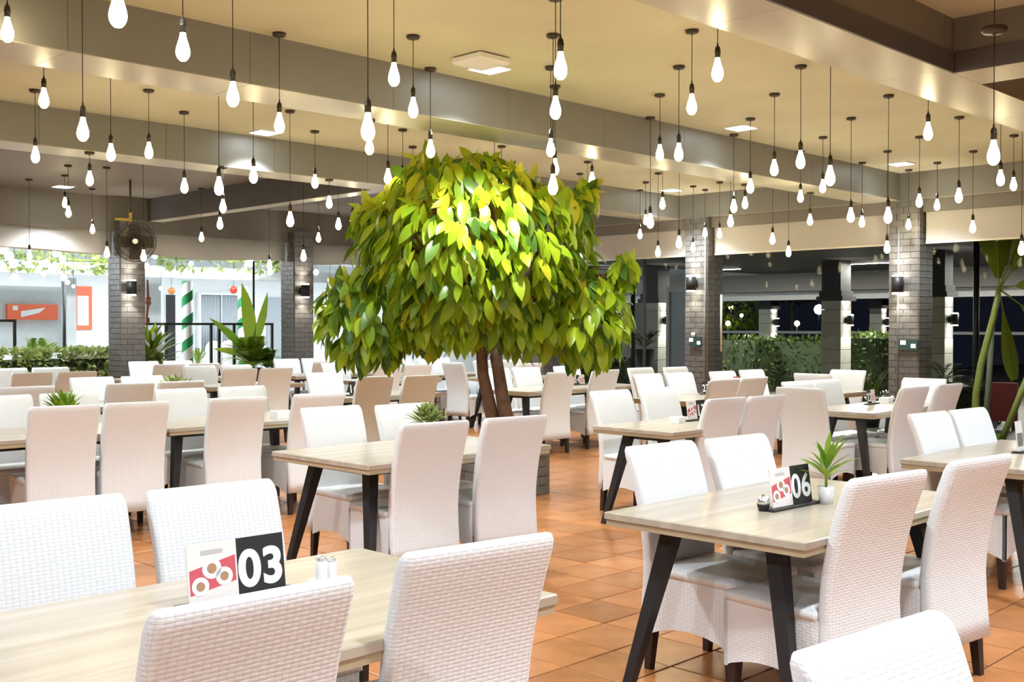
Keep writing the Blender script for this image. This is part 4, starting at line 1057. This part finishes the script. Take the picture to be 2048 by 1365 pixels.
# ------------------------------------------------------------------ bright pavilion beyond the left-hand windows
tag(obj('pavilion_floor', MB().box(-6, 34, YL + 0.6, 34, -0.12, -0.02).mesh('pavilion_floor', 'pavilion_grey')), 'pale paving of the pavilion outside the left windows', kind='structure')
YB = 25.0
tag(obj('pavilion_wall', MB().box(-6, 34, YB, YB + 0.2, -0.02, 4.2).mesh('pavilion_wall', 'pavilion_white')), 'white back wall of the pavilion outside', kind='structure')
tag(obj('pavilion_roof', MB().box(-6, 34, 18.7, YB, 3.15, 3.3).mesh('pavilion_roof', 'pavilion_white')), 'white ceiling of the pavilion outside', kind='structure')
def lp(px, py, Y): return Vector(ony(px, py, Y))
def slab(name, x0, y0, x1, y1, Y, m, label=None, cat=None, th=0.06, parent=None, kind=None):
    """upright board facing the hall, given by picture corners on the plane y = Y"""
    a, b = lp(x0, (y0 + y1) / 2, Y), lp(x1, (y0 + y1) / 2, Y); zt, zb = lp((x0 + x1) / 2, y0, Y).z, lp((x0 + x1) / 2, y1, Y).z
    zb = max(zb, -0.02)
    w_ = b.x - a.x
    me = MB().box(0, w_, 0, th, 0, zt - zb).mesh(name, m)
    o = obj(name, me, None, (a.x, Y, zb))
    if label: tag(o, label, cat, kind=kind)
    return o, w_, zt - zb
slab('pavilion_beam', -400, 533, 1100, 556, 19.9, 'pavilion_white', 'white fascia beam of the pavilion outside', None, 0.2, kind='structure')
slab('pavilion_beam', -400, 470, 1100, 500, 19.7, 'pavilion_white', 'upper white fascia of the pavilion outside', None, 0.2, kind='structure')
for i, (x0, x1, lab) in enumerate(((0, 215, 'pale vines hanging over the beam outside the left bay'), (320, 560, 'pale vines hanging over the beam between the left pillars'))):
    a, b = lp(x0, 520, 19.6), lp(x1, 520, 19.6); r = empty('hanging_vines', ((a.x + b.x) / 2, 19.6, a.z)); tag(r, lab, 'vines')
    obj('stem', MB().tube([(-(b.x - a.x) / 2, 0, 0.05), ((b.x - a.x) / 2, 0, 0.05)], 0.02, 5).mesh('stem', 'stem_green'), r)
    tag(obj('foliage', scatter((0, 0, 0), ((b.x - a.x) / 2, 0.12, 0.13), 260, 'moss', 0.14, 40 + i), r), kind='stuff')
slab('pavilion_pillar', 134, 556, 153, 720, 20.5, 'pavilion_grey', 'grey pillar of the pavilion right of the red sign', 'pillar', 0.25)
slab('pavilion_pillar', 276, 552, 322, 745, 21.0, 'pavilion_grey', 'grey panel wall behind the hanging ribbons', 'panel', 0.1)
slab('glass_screen', -60, 572, 128, 706, 21.5, 'pavilion_grey', 'pale glass screen carrying the red sign', 'screen', 0.03)
o, w_, h_ = slab('shop_sign', 15, 609, 116, 640, 21.4, 'card_orange', 'orange red sign board in the left pavilion', 'sign', 0.1)
obj('pale_band', MB().quad([(w_ * .26, -0.003, h_ * .15), (w_ * .62, -0.003, h_ * .45), (w_ * .75, -0.003, h_ * .8), (w_ * .26, -0.003, h_ * .55)]).mesh('band', 'pavilion_white'), o)
obj('pale_square', MB().quad([(w_ * .1, -0.003, h_ * .6), (w_ * .2, -0.003, h_ * .6), (w_ * .2, -0.003, h_ * .9), (w_ * .1, -0.003, h_ * .9)]).mesh('square', 'white_gloss'), o)
o, w_, h_ = slab('poster', 153, 573, 184, 660, 24.96, 'card_orange', 'orange framed poster beside the fan pillar', 'poster', 0.04)
obj('print', MB().quad([(w_ * .06, -0.003, h_ * .1), (w_ * .78, -0.003, h_ * .1), (w_ * .78, -0.003, h_ * .78), (w_ * .06, -0.003, h_ * .78)]).mesh('print', 'white_gloss'), o)
slab('dark_doorway', 336, 590, 351, 800, 24.9, 'black_matt', 'narrow dark doorway in the pavilion wall', 'doorway', 0.1)
# curtained window
a, b = lp(398, 590, YB - 0.05), lp(480, 700, YB - 0.05); wx = b.x - a.x; hz = a.z - b.z
r = empty('curtained_window', (a.x, YB - 0.08, b.z)); tag(r, 'grey curtained window in the pavilion wall', 'window')
for q in range(2):
    mb = MB(); n = 24; W2 = wx / 2 - 0.03
    for i in range(n + 1):
        x = q * wx / 2 + 0.02 + W2 * i / n; y = -0.03 + 0.02 * math.sin(i * 1.7)
        mb.v += [(x, y, 0), (x, y, hz)]
    for i in range(n): mb.f.append((2 * i, 2 * i + 2, 2 * i + 3, 2 * i + 1)); mb.sm.append(True)
    c = obj('curtain', mb.mesh('curtain', 'curtain'), r); c.modifiers.new('t', 'SOLIDIFY').thickness = 0.004
obj('frame', MB().box(-0.06, 0, -0.08, 0.05, -0.05, hz + 0.06).box(wx, wx + 0.06, -0.08, 0.05, -0.05, hz + 0.06).box(0, wx, -0.08, 0.05, hz, hz + 0.06).box(wx / 2 - 0.015, wx / 2 + 0.015, -0.07, -0.055, 0, hz).mesh('frame', 'pavilion_white'), r)
slab('grey_board', 535, 595, 562, 800, 24.94, 'curtain', 'grey board in the pavilion left of the second pillar', 'board', 0.05)
# striped candy columns
def candy(px, y0, Y, label, rad=0.12):
    q = lp(px, 700, Y); zt = lp(px, y0, Y).z; r = empty('striped_column', (q.x, Y, -0.02)); tag(r, label, 'column', 'green and white striped columns')
    obj('pole', MB().lathe([(rad, 0), (rad, zt)], 18).mesh('pole', 'white_gloss'), r)
    mb = MB(); n = 70; turns = zt / 0.42
    for i in range(n + 1):
        t = i / n; a0 = 2 * PI * turns * t
        for dz in (0, 0.19):
            z = min(zt, max(0, zt * t + dz - 0.02)); mb.v.append(((rad + 0.004) * math.cos(a0), (rad + 0.004) * math.sin(a0), z))
    for i in range(n): mb.f.append((2 * i, 2 * i + 2, 2 * i + 3, 2 * i + 1)); mb.sm.append(True)
    obj('stripe', mb.mesh('stripe', 'green_stripe'), r)
candy(375, 560, 18.6, 'green and white spiral striped column right of the fan pillar', 0.1)
candy(486, 572, 19.4, 'green and white spiral striped column behind the big bush', 0.1)
def ball(px, py, Y, rad, m, label):
    q = lp(px, py, Y); r = empty('hanging_ball', q); tag(r, label, 'ornament')
    obj('ball', MB().lathe([(0.005, -rad), (rad * .6, -rad * .8), (rad, 0), (rad * .6, rad * .8), (0.005, rad)], 16).mesh('ball', m), r)
    obj('string', MB().tube([(0, 0, rad), (0, 0, rad + 0.5)], 0.004, 4).mesh('string', 'cord'), r)
ball(467, 580, 20.0, 0.085, 'red_ball', 'red hanging ball beside the palm leaf')
ball(343, 582, 20.0, 0.075, 'orange_ball', 'orange hanging ball over the doorway')
# rust coloured ribbon garland
q = lp(295, 560, 17.2)
r = empty('ribbon_garland', q); tag(r, 'rust pink ribbon garland hanging right of the fan pillar', 'garland')
zb_ = lp(295, 690, 17.2).z - q.z
obj('ribbon', MB().tube([(0, 0, 0), (0.01, 0, zb_ * .35), (-0.02, 0, zb_ * .6), (0.0, 0, zb_)], [0.015, 0.03, 0.02, 0.012], 6).mesh('ribbon', 'rust'), r)
for k, (t, s_) in enumerate(((.33, .09), (.62, .05), (.85, .08))):
    o = obj('bow', MB().lathe([(0.005, -s_), (s_ * .6, -s_ * .4), (s_ * .45, 0.2 * s_), (s_ * .6, s_ * .6), (0.005, s_)], 9).mesh('bow', 'rust'), r, (0.01, 0, zb_ * t))
# black railings
def railing(x0, x1, ytop, posts, Y, label, ybot=760):
    a, b = lp(x0, ytop, Y), lp(x1, ytop, Y); zt = a.z
    r = empty('railing', (a.x, Y, -0.02)); tag(r, label, 'railing')
    obj('top_rail', MB().box(0, b.x - a.x, -0.02, 0.02, zt - 0.04 + .02, zt + .02).mesh('rail', 'black_metal'), r)
    for px in posts:
        x = lp(px, ytop, Y).x - a.x; obj('post', MB().box(x - 0.02, x + 0.02, -0.02, 0.02, 0, zt - 0.02).mesh('post', 'black_metal'), r)
railing(278, 546, 646, [332, 422, 438, 468, 544], 17.4, 'black railing between the two left pillars')
railing(-60, 32, 639, [29], 17.4, 'black railing corner at the left edge')
q0, q1 = lp(507, 522, 17.9), lp(507, 760, 17.9)
tag(obj('thin_pole', MB().tube([(q0.x, 17.9, -0.02), (q0.x, 17.9, q0.z)], 0.022, 6).mesh('thin_pole', 'black_metal')), 'tall thin black pole rising from the bush', 'pole')
q0 = lp(128, 560, 19.0)
tag(obj('thin_pole', MB().tube([(q0.x, 19.0, -0.02), (q0.x, 19.0, q0.z)], 0.03, 6).mesh('thin_pole', 'black_metal')), 'thin dark post right of the orange sign', 'pole')
# plants
q = lp(100, 720, 16.8); fern(q.x, 17.3, 0.85, 'bright fern outside at the left window', 26, 0.85, 51, 'fern', 'fern', 0.15, 1.1)
q = lp(130, 735, 16.7); r = empty('planter_hedge', (q.x, q.y, 0)); tag(r, 'mossy hedge in a brown trough outside the left window', 'hedge')
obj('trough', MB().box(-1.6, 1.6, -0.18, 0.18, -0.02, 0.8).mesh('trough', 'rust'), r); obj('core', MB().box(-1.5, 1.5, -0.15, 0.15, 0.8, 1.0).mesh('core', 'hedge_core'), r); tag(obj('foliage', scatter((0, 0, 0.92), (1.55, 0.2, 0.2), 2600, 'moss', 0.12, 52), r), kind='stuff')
q = lp(210, 730, 16.5); fern(q.x, 17.3, 0.7, 'soft green plant left of the fan pillar', 14, 0.6, 53, 'fern', 'fern', 0.07, 1.2)
q = lp(505, 715, 17.0); fern(q.x, q.y, 0.8, 'big leafy bush left of the second pillar', 52, 0.92, 54, 'fern', 'bush', 0.2, 1.15)
q = lp(535, 720, 16.9); fern(q.x, q.y, 0.75, 'darker leafy bush against the second pillar', 22, 0.6, 55, 'leaf_dark', 'bush', 0.12, 1.1)
q = lp(395, 700, 18.2); fern(q.x, q.y, 0.8, 'small feathery plant right of the striped column', 12, 0.55, 56, 'fern', 'fern', 0.08, 1.2)
q = lp(297, 715, 16.7); r = bushy(q.x, q.y, 'flower arrangement with white lilies beside the fan pillar', 'fern', 80, 0.34, -0.02, 0.9, 0.16, 'rust', 1.0, 0.45)
for i in range(7):
    a_ = i * 0.9; o = obj('lily', leaf_mesh('lily', 0.2, 0.09, 'white_gloss', 0.4, .3), r); place(o, (0.06 * math.cos(a_), 0.06 * math.sin(a_) - .12, 1.1 + 0.09 * (i % 3)), (math.cos(a_) * .6, -0.5, .6), (0, -1, .4), 1.0)
# tall palm blade behind the bush
q = lp(500, 700, 17.0); r = empty('palm', (q.x, q.y, -0.02)); tag(r, 'broad bright palm leaves rising over the bush', 'palm')
obj('stem', MB().tube([(0, 0, 0), (0, 0, 1.3)], 0.03, 7).mesh('stem', 'palm_trunk'), r)
for (tx, ty, wd) in ((495, 560, .30), (546, 580, .17), (425, 630, .17), (430, 695, .13)):
    t_ = lp(tx, ty, 17.0) - Vector((q.x, q.y, -0.02)); d = t_ - Vector((0, 0, 1.0))
    o = obj('leaf', leaf_mesh('palm_blade', d.length, wd, 'fern', 0.25, .3, 8), r); place(o, (0, 0, 1.0), d, (0.1, -1, .3), 1.0)
# white cloth covered chairs outside
for i, (px, lab) in enumerate(((158, 'white cloth covered chair outside left of the fan pillar'), (200, 'white cloth covered chair with grey sash outside the fan pillar'), (428, 'white cloth covered chair outside behind the railing'), (458, 'white cloth covered chair outside under the curtained window'))):
    q = lp(px, 720, (18.2, 18.9, 20.2, 20.9)[i]); r = empty('covered_chair', (q.x, q.y, -0.02)); tag(r, lab, 'chair', 'cloth covered chairs outside')
    bk = [(0.2, 0.0), (0.21, 0.5), (0.2, 0.9), (0.12, 0.98), (0.01, 1.0)]
    o = obj('cover_back', MB().lathe(bk, 14).mesh('cover_back', 'white_matt'), r, (0, 0, 0), (0, 0, 0), (1, 0.35, 1.22))
    obj('cover_seat', MB().bbox(-0.21, 0.21, -0.45, -0.02, 0, 0.5, 0.03).mesh('cover_seat', 'white_matt'), r)
# string of small lamps outside the left windows
GL = sorted([5, 18, 27, 92, 104, 112, 125, 88, 30, 128, 3, 135, 147, 310, 293, 300, 325, 353, 382, 468, 500, 540, 322, 632, 660])
for i, (px, py, rad) in enumerate(((5, 497, .10), (18, 512, .08), (27, 527, .08), (92, 527, .07), (104, 541, .07), (112, 507, .07), (125, 518, .06), (88, 548, .05), (30, 557, .08), (128, 556, .06), (3, 534, .08), (135, 565, .04), (147, 573, .03), (310, 513, .05), (293, 533, .06), (300, 548, .06), (325, 540, .05), (353, 548, .05), (382, 528, .05), (468, 548, .07), (500, 526, .09), (540, 545, .06), (322, 577, .04), (632, 545, .06), (660, 560, .05))):
    q = lp(px, py, 19.0); r = empty('globe_lamp', q); tag(r, f'small bright globe lamp hanging outside the left windows, {ORD[GL.index(px)]} from left', 'lamp', 'globe lamps outside the left windows')
    obj('globe', MB().lathe([(0.005, -rad), (rad * .7, -rad * .7), (rad, 0), (rad * .7, rad * .7), (0.005, rad)], 10).mesh('globe', 'outdoor_glow'), r)
    obj('cable', MB().tube([(0, 0, rad), (0, 0, 3.15 - q.z)], 0.004, 4).mesh('cable', 'cord'), r)
# tube lamps under the pavilion ceiling; eaves row added to light the plants
for i, (x, yy) in enumerate([(q, 22.4) for q in (6, 9, 12, 15, 18, 21)] + [(q, 18.95) for q in (5.5, 8.5, 11.5)]):
    r = empty('tube_lamp', (x, yy, 3.15)); tag(r, f'white tube lamp under the pavilion {"ceiling" if yy > 20 else "eaves, added to light the plants"}, {ORD[i % 6]} from left', 'lamp', 'tube lamps of the pavilion')
    obj('housing', MB().box(-0.6, 0.6, -0.05, 0.05, -0.04, 0).mesh('housing', 'white_matt'), r)
    obj('tube', MB().box(-0.58, 0.58, -0.03, 0.03, -0.07, -0.04).mesh('tube', 'outdoor_glow'), r)
    ld = bpy.data.lights.new('tube_lamp_light', 'AREA'); ld.energy = 52 if yy > 20 else 50; ld.color = (0.93, 0.97, 1.0); ld.shape = 'RECTANGLE'; ld.size = 1.2; ld.size_y = 0.2
    lo = bpy.data.objects.new('tube_lamp_light', ld); C.objects.link(lo); lo.parent = r; lo.location = (0, 0, -0.09)
